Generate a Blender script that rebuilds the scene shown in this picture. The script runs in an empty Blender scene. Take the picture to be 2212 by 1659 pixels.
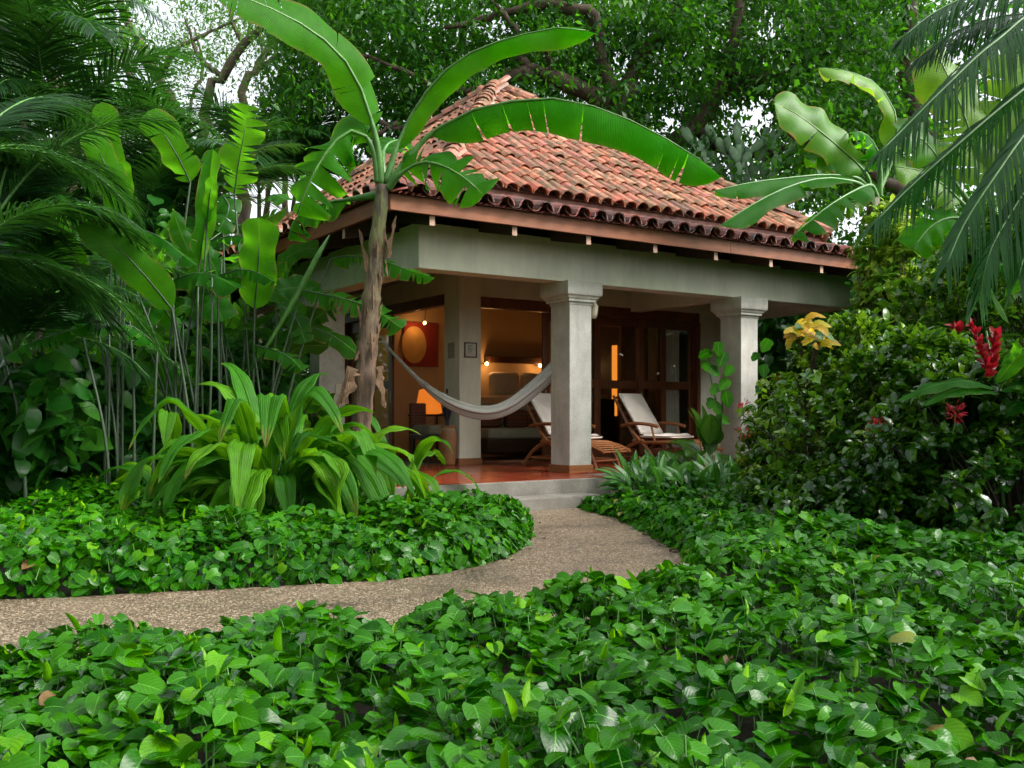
import bpy, math, random
import numpy as np
from mathutils import Vector, Matrix

random.seed(11)
rng = np.random.default_rng(11)
scene = bpy.context.scene
COL = scene.collection
R = math.radians

# ------------------------------------------------------------------ camera
EYE = 1.13
cam_d = bpy.data.cameras.new("camera")
cam = bpy.data.objects.new("camera", cam_d)
COL.objects.link(cam)
cam.location = (0, 0, EYE)
cam.rotation_euler = (R(90), 0, 0)
cam_d.sensor_width = 36.0
cam_d.lens = 33.97
cam_d.shift_y = 0.0272
cam_d.clip_start = 0.05
cam_d.clip_end = 900
scene.camera = cam

# ------------------------------------------------------------------ sky, sun, exposure
SUN_EL, SUN_AZ = 43.0, 104.0         # azimuth clockwise from +Y: soft light from the right, a little behind the camera
world = bpy.data.worlds.new("World")
scene.world = world
world.use_nodes = True
wn = world.node_tree
bg = wn.nodes["Background"]
sky = wn.nodes.new("ShaderNodeTexSky")
sky.sky_type = 'NISHITA'
sky.sun_disc = False
sky.sun_elevation = R(SUN_EL)
sky.sun_rotation = R(SUN_AZ)
sky.dust_density = 4.0
hsv = wn.nodes.new("ShaderNodeHueSaturation")      # overcast: the cloud layer takes the blue out
hsv.inputs["Saturation"].default_value = 0.22
hsv.inputs["Value"].default_value = 1.0
wn.links.new(sky.outputs[0], hsv.inputs["Color"])
wn.links.new(hsv.outputs[0], bg.inputs["Color"])
bg.inputs["Strength"].default_value = 0.15

sun_d = bpy.data.lights.new("sun", 'SUN')
sun_d.energy = 1.5
sun_d.angle = R(24)
sun_d.color = (1.0, 0.96, 0.9)
sun = bpy.data.objects.new("sun", sun_d)
COL.objects.link(sun)
_sd = Vector((math.sin(R(SUN_AZ)) * math.cos(R(SUN_EL)), math.cos(R(SUN_AZ)) * math.cos(R(SUN_EL)), math.sin(R(SUN_EL))))
sun.rotation_euler = (-_sd).to_track_quat('-Z', 'Y').to_euler()
sun.location = (0, 0, 30)

vs = scene.view_settings
vs.view_transform = 'Standard'
vs.look = 'None'
vs.gamma = 1.0
vs.use_curve_mapping = False
vs.exposure = 1.56
cy = scene.cycles
cy.use_denoising = True
cy.adaptive_threshold = 0.015
cy.max_bounces = 5
cy.diffuse_bounces = 3
cy.glossy_bounces = 2
cy.transmission_bounces = 2
cy.transparent_max_bounces = 8
cy.caustics_reflective = False
cy.caustics_refractive = False
cy.sample_clamp_indirect = 6.0

# ------------------------------------------------------------------ placing
FPX, CX, HY = 2087.0, 1106.0, 889.7


def D(x, y, Y):
    """point at distance Y seen at photo coordinate x, y (2212 wide)"""
    return np.array([(x - CX) / FPX * Y, Y, EYE - (y - HY) / FPX * Y])


TH = R(33.7)
CT, ST = math.cos(TH), math.sin(TH)
HO = np.array([(1249 / 1.0149 - CX) / FPX * 12.64, 12.64, 0.33])


def HL(u, v, z=0.0):
    """house frame (along the front, inwards, up from the terrace) to world"""
    return np.array([HO[0] + u * CT - v * ST, HO[1] + u * ST + v * CT, HO[2] + z])


# ------------------------------------------------------------------ material helpers
class NB:
    def __init__(self, name):
        m = bpy.data.materials.new(name)
        m.use_nodes = True
        self.m = m
        self.t = m.node_tree
        self.t.nodes.clear()
        self.out = self.t.nodes.new("ShaderNodeOutputMaterial")

    def n(self, typ, out=0, props=None, **ins):
        nd = self.t.nodes.new("ShaderNode" + typ)
        for k, v in (props or {}).items():
            setattr(nd, k, v)
        for k, v in ins.items():
            key = int(k[1:]) if k[0] == 'i' and k[1:].isdigit() else k.replace('_', ' ')
            sk = nd.inputs[key]
            if isinstance(v, bpy.types.NodeSocket):
                self.t.links.new(v, sk)
            else:
                if isinstance(v, (tuple, list)) and len(v) == 3 and sk.type == 'RGBA':
                    v = (*v, 1)
                sk.default_value = v
        if out is None:
            return nd
        return nd.outputs[out]

    def ramp(self, fac, stops, interp='LINEAR'):
        nd = self.t.nodes.new("ShaderNodeValToRGB")
        cr = nd.color_ramp
        cr.interpolation = interp
        while len(cr.elements) > 1:
            cr.elements.remove(cr.elements[-1])
        for i, (p, c) in enumerate(stops):
            e = cr.elements[0] if i == 0 else cr.elements.new(p)
            e.position = p
            if not isinstance(c, (tuple, list)):
                c = (c, c, c)
            e.color = (*c, 1)
        self.t.links.new(fac, nd.inputs[0])
        return nd.outputs[0]

    def mix(self, f, a, b, mode='MIX'):
        nd = self.t.nodes.new("ShaderNodeMix")
        nd.data_type = 'RGBA'
        nd.blend_type = mode
        for idx, v in ((0, f), (6, a), (7, b)):
            sk = nd.inputs[idx]
            if isinstance(v, bpy.types.NodeSocket):
                self.t.links.new(v, sk)
            elif idx == 0:
                sk.default_value = v
            else:
                sk.default_value = (*v, 1) if len(v) == 3 else v
        return nd.outputs[2]

    def math(self, op, a, b=0.0):
        nd = self.t.nodes.new("ShaderNodeMath")
        nd.operation = op
        for i, v in enumerate((a, b)):
            if isinstance(v, bpy.types.NodeSocket):
                self.t.links.new(v, nd.inputs[i])
            else:
                nd.inputs[i].default_value = v
        return nd.outputs[0]

    def obj(self):
        return self.n("TexCoord", out=3)

    def noise(self, scale, detail=3, rough=0.55, vec=None, out=0):
        kw = dict(Scale=scale, Detail=detail, Roughness=rough)
        if vec is not None:
            kw['Vector'] = vec
        return self.n("TexNoise", out=out, **kw)

    def bump(self, h, strength=0.3, dist=0.01):
        return self.n("Bump", Height=h, Strength=strength, Distance=dist)

    def surf(self, s):
        self.t.links.new(s, self.out.inputs[0])
        return self.m


def simple(name, col, rough=0.6, var=0.25, scale=6.0, bump=0.0, bscale=60.0, spec=0.5, metal=0.0):
    b = NB(name)
    o = b.obj()
    f = b.noise(scale, 4, 0.6, o)
    lo = tuple(c * (1 - var) for c in col)
    hi = tuple(min(1, c * (1 + var)) for c in col)
    c = b.ramp(f, [(0.3, lo), (0.7, hi)])
    kw = dict(Base_Color=c, Roughness=rough, Metallic=metal)
    kw['Specular IOR Level'] = spec
    if bump:
        kw['Normal'] = b.bump(b.noise(bscale, 4, 0.6, o), bump, 0.01)
    return b.surf(b.n("BsdfPrincipled", **kw))


def leaf_mat(name, dark, light, trans, tf=0.35, rough=0.35, vein=None, vscale=60.0, bump=0.25, edge=None, spec=0.5,
             midrib=None, blotch=None, patchy=0.0, ndist=0.004):
    """tint attribute: 0 dark .. 1 light; UV x 0..1 across the blade (0.5 midrib), UV y metres along it"""
    b = NB(name)
    t = b.n("Attribute", out=2, props=dict(attribute_name="tint"))
    brown = b.n("Clamp", Value=b.math('SUBTRACT', t, 1.0))
    uv = b.n("Attribute", out=1, props=dict(attribute_name="UVMap"))
    sep = b.n("SeparateXYZ", out=None, Vector=uv)
    ux, uy = sep.outputs[0], sep.outputs[1]
    side = b.math('ABSOLUTE', b.math('SUBTRACT', ux, 0.5))       # 0 midrib .. 0.5 margin
    mid = tuple(a_ * 0.6 + c_ * 0.4 for a_, c_ in zip(dark, light))
    col = b.ramp(t, [(0.0, dark), (0.5, (mid[0] * 0.62, mid[1], mid[2] * 0.9)), (1.0, light)])
    nz = b.noise(7.0, 3, 0.6, b.n("NewGeometry", out=0))
    col = b.mix(1.0, col, b.ramp(nz, [(0.25, 0.72), (0.75, 1.28)]), 'MULTIPLY')
    h = None
    if vein == 'cross':       # banana: veins running out from the midrib, slightly towards the tip
        w = b.math('SINE', b.math('MULTIPLY', b.math('SUBTRACT', uy, b.math('MULTIPLY', side, 0.12)), vscale * 6.28))
        h = w
        fine = b.ramp(b.math('ADD', b.math('MULTIPLY', w, 0.5), 0.5), [(0.0, 0.86), (1.0, 1.08)])
        col = b.mix(1.0, col, fine, 'MULTIPLY')
    elif vein == 'long':      # pleats along the blade
        w = b.math('SINE', b.math('MULTIPLY', ux, vscale * 6.28))
        h = w
        col = b.mix(1.0, col, b.ramp(b.math('ADD', b.math('MULTIPLY', w, 0.5), 0.5), [(0.0, 0.72), (1.0, 1.1)]), 'MULTIPLY')
    elif vein == 'arc':       # curved side veins of broad leaves
        w = b.math('SINE', b.math('MULTIPLY', b.math('SUBTRACT', uy, b.math('MULTIPLY', side, 0.08)), vscale))
        h = w
        col = b.mix(1.0, col, b.ramp(b.math('ADD', b.math('MULTIPLY', w, 0.5), 0.5), [(0.0, 0.9), (0.75, 1.0), (1.0, 1.16)]), 'MULTIPLY')
    if blotch is not None:    # pale markings between the veins
        w2 = b.math('SINE', b.math('MULTIPLY', b.math('SUBTRACT', uy, b.math('MULTIPLY', side, 0.35)), blotch[1]))
        bm = b.math('MULTIPLY', b.ramp(w2, [(0.2, 0), (0.7, 1)]), b.ramp(side, [(0.02, 0), (0.1, 1), (0.3, 1), (0.42, 0)]))
        col = b.mix(bm, col, blotch[0])
    if midrib is not None:
        col = b.mix(b.ramp(side, [(0.015, 1), (0.035, 0)]), col, midrib)
    if edge is not None:
        col = b.mix(b.math('MULTIPLY', b.ramp(side, [(0.43, 0), (0.49, 1)]), b.ramp(b.noise(9.0, 4, 0.7, b.n("NewGeometry", out=0)), [(0.42, 0), (0.62, 1)])), col, edge)
    col = b.mix(brown, col, b.mix(b.noise(30.0, 3, 0.6, b.n("NewGeometry", out=0)), (0.05, 0.025, 0.012), (0.3, 0.17, 0.07)))
    kw = dict(Base_Color=col, Roughness=rough)
    kw['Specular IOR Level'] = spec
    bn = b.noise(45.0, 3, 0.6, b.n("NewGeometry", out=0))
    if h is not None:
        hh = b.math('ADD', b.math('MULTIPLY', h, 0.5), b.math('MULTIPLY', bn, 0.8))
    else:
        hh = bn
    nrm = b.bump(hh, bump, ndist)
    kw['Normal'] = nrm
    pr = b.n("BsdfPrincipled", **kw)
    tc = b.mix(0.5, trans, b.mix(1.0, col, (2.2, 2.2, 2.2), 'MULTIPLY'))
    tr = b.n("BsdfTranslucent", Color=tc, Normal=nrm)
    return b.surf(b.n("MixShader", i0=tf, i1=pr, i2=tr))


MAT = {}
MAT['banana'] = leaf_mat('banana leaf', (0.012, 0.1, 0.004), (0.06, 0.22, 0.006), (0.22, 0.68, 0.003), 0.58, 0.5, 'cross', 55, 0.35, (0.17, 0.12, 0.03), spec=0.13, midrib=(0.1, 0.24, 0.03))
MAT['banana_pale'] = leaf_mat('banana leaf pale', (0.035, 0.15, 0.012), (0.13, 0.28, 0.012), (0.32, 0.56, 0.02), 0.45, 0.4, 'cross', 55, 0.35, (0.3, 0.16, 0.03), spec=0.35, midrib=(0.2, 0.3, 0.05))
MAT['heliconia'] = leaf_mat('heliconia leaf', (0.009, 0.07, 0.005), (0.065, 0.24, 0.008), (0.22, 0.66, 0.006), 0.55, 0.45, 'cross', 45, 0.35, (0.22, 0.13, 0.04), spec=0.16, midrib=(0.08, 0.2, 0.025))
MAT['palmgrass'] = leaf_mat('palm grass leaf', (0.016, 0.095, 0.003), (0.12, 0.29, 0.006), (0.24, 0.54, 0.005), 0.38, 0.5, 'long', 13, 0.5, None, spec=0.2)
MAT['palm'] = leaf_mat('palm leaflet', (0.008, 0.034, 0.008), (0.04, 0.125, 0.014), (0.08, 0.3, 0.01), 0.3, 0.36, None, 1, 0.15, spec=0.4)
MAT['palm_gloss'] = leaf_mat('palm leaflet glossy', (0.007, 0.055, 0.005), (0.03, 0.13, 0.008), (0.08, 0.32, 0.008), 0.25, 0.26, None, 1, 0.1, spec=0.42)
MAT['pothos'] = leaf_mat('heart vine leaf', (0.005, 0.062, 0.0008), (0.15, 0.36, 0.002), (0.08, 0.46, 0.001), 0.12, 0.19, 'arc', 420, 0.08, None, spec=0.2, midrib=(0.07, 0.25, 0.02), ndist=0.003)
MAT['tree'] = leaf_mat('tree leaf', (0.007, 0.048, 0.003), (0.05, 0.17, 0.008), (0.12, 0.38, 0.006), 0.42, 0.42, None, 1, 0.1, spec=0.25)
MAT['raintree'] = leaf_mat('rain tree leaf', (0.035, 0.1, 0.01), (0.1, 0.23, 0.025), (0.2, 0.42, 0.03), 0.42, 0.5, None, 1, 0.1, spec=0.3)
MAT['shrub'] = leaf_mat('shrub leaf', (0.008, 0.05, 0.004), (0.2, 0.34, 0.01), (0.2, 0.45, 0.01), 0.28, 0.2, None, 1, 0.2, spec=0.7, midrib=(0.07, 0.16, 0.02))
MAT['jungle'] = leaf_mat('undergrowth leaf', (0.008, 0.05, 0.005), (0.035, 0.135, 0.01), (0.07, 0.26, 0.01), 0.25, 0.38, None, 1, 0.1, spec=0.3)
MAT['lance'] = leaf_mat('lance leaf', (0.01, 0.075, 0.006), (0.06, 0.2, 0.01), (0.12, 0.4, 0.01), 0.25, 0.35, 'arc', 160, 0.3, None, spec=0.4, midrib=(0.1, 0.22, 0.04), blotch=((0.06, 0.15, 0.045), 220))
MAT['dieff'] = leaf_mat('dumb cane leaf', (0.01, 0.065, 0.006), (0.05, 0.16, 0.01), (0.12, 0.34, 0.01), 0.25, 0.33, 'arc', 140, 0.3, None, spec=0.4, midrib=(0.1, 0.2, 0.04), blotch=((0.16, 0.28, 0.04), 240))
MAT['croton'] = leaf_mat('croton leaf', (0.36, 0.2, 0.003), (0.62, 0.4, 0.006), (0.7, 0.45, 0.01), 0.25, 0.4, 'arc', 150, 0.25, (0.06, 0.16, 0.02), spec=0.2, midrib=(0.5, 0.2, 0.02))
MAT['limebush'] = leaf_mat('lime leaf', (0.14, 0.26, 0.02), (0.32, 0.42, 0.04), (0.4, 0.55, 0.05), 0.35, 0.35, None, 1, 0.2)
MAT['redflower'] = leaf_mat('red petal', (0.3, 0.004, 0.012), (0.62, 0.014, 0.03), (0.6, 0.02, 0.03), 0.25, 0.4, None, 1, 0.1)
MAT['dryleaf'] = leaf_mat('dry leaf', (0.1, 0.045, 0.02), (0.24, 0.12, 0.05), (0.2, 0.1, 0.03), 0.15, 0.6, 'long', 6, 0.4)
MAT['cactus'] = simple('cactus pad', (0.15, 0.26, 0.14), 0.55, 0.3, 7, 0.3, 40)


def mat_bark(name, dark, light, sc=5.0, stretch=0.25, bump=0.7):
    b = NB(name)
    mp = b.n("Mapping", Vector=b.obj(), Scale=(1, 1, stretch))
    f = b.noise(sc, 6, 0.65, mp)
    f2 = b.noise(sc * 6, 4, 0.7, mp)
    c = b.ramp(b.math('ADD', b.math('MULTIPLY', f, 0.65), b.math('MULTIPLY', f2, 0.35)), [(0.32, dark), (0.62, light)])
    return b.surf(b.n("BsdfPrincipled", Base_Color=c, Roughness=0.85, Normal=b.bump(f2, bump, 0.03)))


MAT['bark'] = mat_bark('tree bark', (0.028, 0.02, 0.014), (0.11, 0.075, 0.05), 3.0)
MAT['bark_pale'] = mat_bark('pale bark', (0.05, 0.038, 0.028), (0.19, 0.145, 0.1), 3.0)
MAT['palmtrunk'] = mat_bark('palm trunk', (0.04, 0.035, 0.02), (0.16, 0.14, 0.08), 8.0, 1.5)
MAT['stem'] = simple('leaf stalk', (0.1, 0.17, 0.07), 0.45, 0.35, 9)
MAT['stem_pale'] = simple('waxy leaf stalk', (0.034, 0.062, 0.03), 0.5, 0.25, 9)
MAT['stem_green'] = simple('green stalk', (0.07, 0.19, 0.035), 0.4, 0.3, 9)
MAT['twig'] = simple('twig', (0.05, 0.035, 0.022), 0.8, 0.3, 9)


def mat_pseudostem():
    b = NB('banana stem')
    o = b.obj()
    mp = b.n("Mapping", Vector=o, Scale=(5, 5, 0.9))
    f = b.noise(2.6, 6, 0.7, mp)
    f2 = b.noise(9.0, 5, 0.7, mp)
    sep = b.n("SeparateXYZ", out=None, Vector=o)
    hgt = b.n("MapRange", Value=sep.outputs[2], From_Min=1.7, From_Max=3.3)
    base = b.ramp(f, [(0.25, (0.02, 0.013, 0.01)), (0.45, (0.075, 0.042, 0.024)), (0.6, (0.18, 0.11, 0.065)), (0.8, (0.06, 0.033, 0.02))])
    up = b.ramp(f, [(0.3, (0.02, 0.013, 0.012)), (0.45, (0.06, 0.038, 0.02)), (0.55, (0.12, 0.15, 0.03)), (0.72, (0.06, 0.03, 0.016))])
    c = b.mix(hgt, base, up)
    c = b.mix(1.0, c, b.ramp(f2, [(0.25, 0.55), (0.7, 1.35)]), 'MULTIPLY')
    return b.surf(b.n("BsdfPrincipled", Base_Color=c, Roughness=0.6, Normal=b.bump(f2, 0.8, 0.02)))


MAT['pseudostem'] = mat_pseudostem()
MAT['husk'] = mat_bark('dry sheath', (0.045, 0.022, 0.012), (0.2, 0.115, 0.06), 9.0, 0.25, 0.5)


def mat_plaster(name, col, streak=0.18):
    b = NB(name)
    o = b.obj()
    f = b.noise(1.6, 5, 0.6, o)
    mp = b.n("Mapping", Vector=o, Scale=(2.4, 2.4, 0.4))
    st = b.noise(2.2, 6, 0.7, mp)
    c = b.ramp(b.math('ADD', b.math('MULTIPLY', f, 0.5), b.math('MULTIPLY', st, 0.5)), [(0.3, tuple(x * (1 - streak) for x in col)), (0.65, col)])
    fine = b.noise(160, 3, 0.6, o)
    return b.surf(b.n("BsdfPrincipled", Base_Color=c, Roughness=0.85, Normal=b.bump(fine, 0.12, 0.004)))


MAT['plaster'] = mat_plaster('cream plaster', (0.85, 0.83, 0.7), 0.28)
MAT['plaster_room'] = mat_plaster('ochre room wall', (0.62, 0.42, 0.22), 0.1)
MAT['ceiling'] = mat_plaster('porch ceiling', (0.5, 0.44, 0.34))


def mat_concrete(name='cast concrete', lo=(0.48, 0.46, 0.41), hi=(0.7, 0.68, 0.62)):
    b = NB(name)
    o = b.obj()
    f = b.noise(3.0, 5, 0.6, o)
    sp = b.noise(75.0, 3, 0.7, o)
    vo = b.n("TexVoronoi", out=0, Vector=o, Scale=24.0)
    c = b.ramp(f, [(0.3, lo), (0.7, hi)])
    c = b.mix(1.0, c, b.ramp(sp, [(0.3, 0.66), (0.55, 1.0), (0.8, 1.12)]), 'MULTIPLY')
    c = b.mix(b.ramp(vo, [(0.04, 1), (0.1, 0)]), c, (0.09, 0.085, 0.08))
    stv = b.noise(2.2, 6, 0.72, b.n("Mapping", Vector=o, Scale=(2.2, 2.2, 0.55)))
    c = b.mix(b.math('MULTIPLY', b.ramp(stv, [(0.5, 0), (0.75, 1)]), 0.4), c, (0.12, 0.105, 0.08))
    h = b.math('ADD', sp, b.math('MULTIPLY', b.ramp(vo, [(0.0, 0), (0.14, 1)]), 0.7))
    return b.surf(b.n("BsdfPrincipled", Base_Color=c, Roughness=0.8, Normal=b.bump(h, 0.35, 0.006)))


MAT['concrete'] = mat_concrete()
MAT['slab'] = mat_concrete('weathered slab concrete', (0.15, 0.138, 0.112), (0.28, 0.26, 0.225))


def mat_wood(name, dark, light, rough=0.45, sc=1.0, axis=0):
    b = NB(name)
    o = b.obj()
    s = [14, 14, 14]
    s[axis] = 0.9
    mp = b.n("Mapping", Vector=o, Scale=tuple(s))
    f = b.noise(2.0 * sc, 5, 0.65, mp)
    blot = b.noise(1.7, 3, 0.6, o)
    c = b.ramp(f, [(0.3, dark), (0.7, light)])
    c = b.mix(1.0, c, b.ramp(blot, [(0.3, 0.75), (0.7, 1.15)]), 'MULTIPLY')
    return b.surf(b.n("BsdfPrincipled", Base_Color=c, Roughness=rough, Normal=b.bump(f, 0.15, 0.004)))


MAT['wood_fascia'] = mat_wood('fascia board wood', (0.17, 0.046, 0.012), (0.29, 0.088, 0.025), 0.6)
MAT['wood_fascia_side'] = mat_wood('fascia board wood side', (0.17, 0.046, 0.012), (0.29, 0.088, 0.025), 0.6, 1, 1)
MAT['wood_rafter'] = mat_wood('rafter wood', (0.03, 0.016, 0.01), (0.07, 0.035, 0.02), 0.7, 1, 1)
MAT['wood_pale'] = mat_wood('sawn rafter end', (0.34, 0.2, 0.13), (0.52, 0.34, 0.24), 0.7, 1, 2)
MAT['wood_door'] = mat_wood('door mahogany', (0.12, 0.038, 0.016), (0.27, 0.1, 0.042), 0.35, 1, 2)
MAT['wood_chair'] = mat_wood('teak', (0.24, 0.09, 0.035), (0.42, 0.18, 0.075), 0.35)
MAT['wood_dark'] = mat_wood('dark cabinet wood', (0.035, 0.014, 0.007), (0.09, 0.036, 0.016), 0.4)
MAT['slats'] = mat_wood('panelled cupboard wood', (0.18, 0.065, 0.03), (0.36, 0.15, 0.07), 0.45, 2, 2)


def mat_tile(name, base, dirty):
    b = NB(name)
    rnd = b.math('FRACT', b.math('ADD', b.n("ObjectInfo", out=5), b.n("Attribute", out=2, props=dict(attribute_name="tint"))))
    o = b.obj()
    c = b.ramp(rnd, base)
    off = b.n("VectorMath", props=dict(operation='ADD'), i0=o, i1=b.n("CombineXYZ", X=b.math('MULTIPLY', rnd, 37.0), Y=b.math('MULTIPLY', rnd, 11.0), Z=0.0))
    f = b.noise(5.0, 5, 0.68, off)
    f2 = b.noise(22.0, 4, 0.7, off)
    amt = b.math('MULTIPLY', b.ramp(f, [(0.4, 0), (0.58, 1)]), 0.9)
    c = b.mix(amt, c, dirty)
    c = b.mix(b.math('MULTIPLY', b.ramp(f2, [(0.52, 0), (0.66, 1)]), 0.6), c, (0.045, 0.036, 0.026))
    return b.surf(b.n("BsdfPrincipled", Base_Color=c, Roughness=0.5, Normal=b.bump(f2, 0.3, 0.008)))


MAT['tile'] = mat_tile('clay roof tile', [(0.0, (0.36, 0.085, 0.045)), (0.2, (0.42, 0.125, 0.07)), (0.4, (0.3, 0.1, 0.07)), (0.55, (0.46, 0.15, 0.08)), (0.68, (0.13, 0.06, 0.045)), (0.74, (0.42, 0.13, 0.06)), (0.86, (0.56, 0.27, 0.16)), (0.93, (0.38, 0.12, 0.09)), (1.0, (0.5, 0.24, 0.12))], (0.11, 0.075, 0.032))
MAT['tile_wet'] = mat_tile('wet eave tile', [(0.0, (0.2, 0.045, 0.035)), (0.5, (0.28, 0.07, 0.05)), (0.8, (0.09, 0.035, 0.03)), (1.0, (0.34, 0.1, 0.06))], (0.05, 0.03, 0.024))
MAT['mortar'] = simple('mossy mortar', (0.2, 0.11, 0.06), 0.9, 0.5, 7, 0.6, 40)
MAT['deck'] = simple('roof deck', (0.11, 0.05, 0.033), 0.85, 0.4, 5, 0.4, 30)
MAT['riser'] = mat_wood('painted riser board', (0.12, 0.035, 0.02), (0.2, 0.06, 0.035), 0.6)
MAT['corrugated'] = simple('corrugated roofing', (0.2, 0.055, 0.045), 0.5, 0.35, 5)


def mat_floor():
    b = NB('polished red floor')
    o = b.obj()
    f = b.noise(2.5, 5, 0.6, o)
    c = b.ramp(f, [(0.3, (0.2, 0.026, 0.011)), (0.7, (0.31, 0.05, 0.021))])
    r = b.ramp(b.noise(5.0, 4, 0.6, o), [(0.3, 0.12), (0.7, 0.28)])
    return b.surf(b.n("BsdfPrincipled", Base_Color=c, Roughness=r))


MAT['redfloor'] = mat_floor()


def mat_path():
    b = NB('exposed aggregate path')
    o = b.obj()
    v = b.n("TexVoronoi", out=None, Vector=o, Scale=88.0)
    peb = b.ramp(b.n("SeparateColor", out=0, Color=v.outputs[1]), [(0.0, (0.07, 0.052, 0.038)), (0.3, (0.18, 0.12, 0.072)), (0.55, (0.31, 0.215, 0.135)), (0.8, (0.48, 0.37, 0.25)), (1.0, (0.74, 0.62, 0.46))])
    edge = b.ramp(v.outputs[0], [(0.42, 0), (0.75, 1)])
    c = b.mix(edge, peb, (0.12, 0.085, 0.055))
    big = b.noise(1.3, 5, 0.65, o)
    c = b.mix(1.0, c, b.ramp(big, [(0.32, 0.5), (0.48, 0.9), (0.66, 1.12)]), 'MULTIPLY')
    moss = b.noise(2.2, 5, 0.7, o)
    c = b.mix(b.math('MULTIPLY', b.ramp(moss, [(0.56, 0), (0.72, 1)]), 0.55), c, (0.075, 0.075, 0.03))
    h = b.ramp(v.outputs[0], [(0.0, 1), (0.7, 0)])
    return b.surf(b.n("BsdfPrincipled", Base_Color=c, Roughness=0.42, Normal=b.bump(h, 0.9, 0.006)))


MAT['path'] = mat_path()
MAT['soil'] = simple('garden soil', (0.03, 0.022, 0.014), 0.95, 0.5, 3, 0.8, 25)
MAT['cushion'] = simple('cream canvas', (0.74, 0.66, 0.6), 0.9, 0.06, 5, 0.15, 250)
MAT['linen'] = simple('linen', (0.62, 0.55, 0.42), 0.9, 0.08, 5, 0.15, 120)
MAT['sofa_fabric'] = simple('beige upholstery', (0.42, 0.37, 0.28), 0.9, 0.1, 8, 0.2, 150)
MAT['clay'] = simple('glazed clay jar', (0.36, 0.17, 0.075), 0.42, 0.25, 6, 0.15, 40)
MAT['rope'] = simple('sisal rope', (0.45, 0.36, 0.24), 0.9, 0.2, 30)
MAT['umbrella'] = simple('navy cloth', (0.012, 0.014, 0.03), 0.4, 0.3, 10)
MAT['metal'] = simple('brushed metal', (0.4, 0.38, 0.35), 0.35, 0.1, 20, metal=0.9)
MAT['switch'] = simple('ivory plastic', (0.62, 0.57, 0.45), 0.4, 0.03, 3)
MAT['paper'] = simple('drawing paper', (0.62, 0.62, 0.55), 0.8, 0.12, 60)
MAT['ink'] = simple('pencil lines', (0.2, 0.22, 0.2), 0.8, 0.1, 9)
MAT['plaque'] = simple('clay plaque', (0.4, 0.36, 0.28), 0.8, 0.3, 40, 0.5, 60)
MAT['canvas_red'] = simple('red canvas', (0.3, 0.028, 0.02), 0.8, 0.12, 5)
MAT['canvas_sun'] = simple('ochre disc', (0.6, 0.34, 0.1), 0.8, 0.15, 5)


def mat_stripe():
    b = NB('striped throw')
    s = b.n("SeparateXYZ", out=None, Vector=b.obj())
    w = b.math('SINE', b.math('MULTIPLY', s.outputs[2], 130.0))
    c = b.ramp(b.math('ADD', b.math('MULTIPLY', w, 0.5), 0.5), [(0.0, (0.28, 0.04, 0.025)), (0.4, (0.28, 0.04, 0.025)), (0.5, (0.4, 0.3, 0.18)), (0.75, (0.03, 0.02, 0.02))], 'CONSTANT')
    return b.surf(b.n("BsdfPrincipled", Base_Color=c, Roughness=0.9))


MAT['stripe'] = mat_stripe()


def mat_curtain():
    b = NB('sheer white curtain')
    c = b.ramp(b.noise(9, 3, 0.5, b.obj()), [(0.3, (0.74, 0.75, 0.74)), (0.7, (0.85, 0.86, 0.84))])
    d = b.n("BsdfDiffuse", Color=c)
    t = b.n("BsdfTranslucent", Color=c)
    return b.surf(b.n("MixShader", i0=0.3, i1=d, i2=t))


MAT['curtain'] = mat_curtain()


def mat_glass():
    b = NB('window glass')
    f = b.math('ADD', 0.035, b.math('MULTIPLY', b.math('POWER', b.n("LayerWeight", out=1, Blend=0.5), 5.0), 0.9))
    return b.surf(b.n("MixShader", i0=f, i1=b.n("BsdfTransparent", Color=(0.93, 0.95, 0.93)), i2=b.n("BsdfGlossy", Roughness=0.02)))


MAT['glass'] = mat_glass()


def mat_emit(name, col, s):
    b = NB(name)
    return b.surf(b.n("Emission", Color=col, Strength=s))


MAT['bulb'] = mat_emit('glowing bulb', (1.0, 0.55, 0.2), 14)


def mat_lampshade():
    b = NB('lit paper shade')
    f = b.noise(6, 3, 0.5, b.obj())
    e = b.n("Emission", Color=b.ramp(f, [(0.3, (1.0, 0.2, 0.015)), (0.7, (1.0, 0.26, 0.025))]), Strength=0.24)
    d = b.n("BsdfPrincipled", Base_Color=(0.6, 0.2, 0.05), Roughness=0.7)
    return b.surf(b.n("AddShader", i0=d, i1=e))


MAT['lampshade'] = mat_lampshade()


def mat_hammock():
    b = NB('woven hammock net')
    uv = b.n("Attribute", out=1, props=dict(attribute_name="UVMap"))
    s = b.n("SeparateXYZ", out=None, Vector=uv)
    a = b.math('SINE', b.math('ADD', b.math('MULTIPLY', s.outputs[1], 330.0), b.math('MULTIPLY', s.outputs[0], 170.0)))
    g = b.math('SINE', b.math('SUBTRACT', b.math('MULTIPLY', s.outputs[1], 330.0), b.math('MULTIPLY', s.outputs[0], 170.0)))
    m = b.math('MAXIMUM', a, g)
    c = b.ramp(b.math('ADD', b.math('MULTIPLY', m, 0.5), 0.5), [(0.35, (0.16, 0.155, 0.145)), (0.9, (0.6, 0.58, 0.54))])
    return b.surf(b.n("BsdfPrincipled", Base_Color=c, Roughness=0.9, Normal=b.bump(m, 0.6, 0.01)))


MAT['hammock'] = mat_hammock()

# ------------------------------------------------------------------ object helpers


def tag(o, label=None, cat=None, group=None, kind=None):
    if label:
        o["label"] = label
    if cat:
        o["category"] = cat
    if group:
        o["group"] = group
    if kind:
        o["kind"] = kind
    return o


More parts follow.
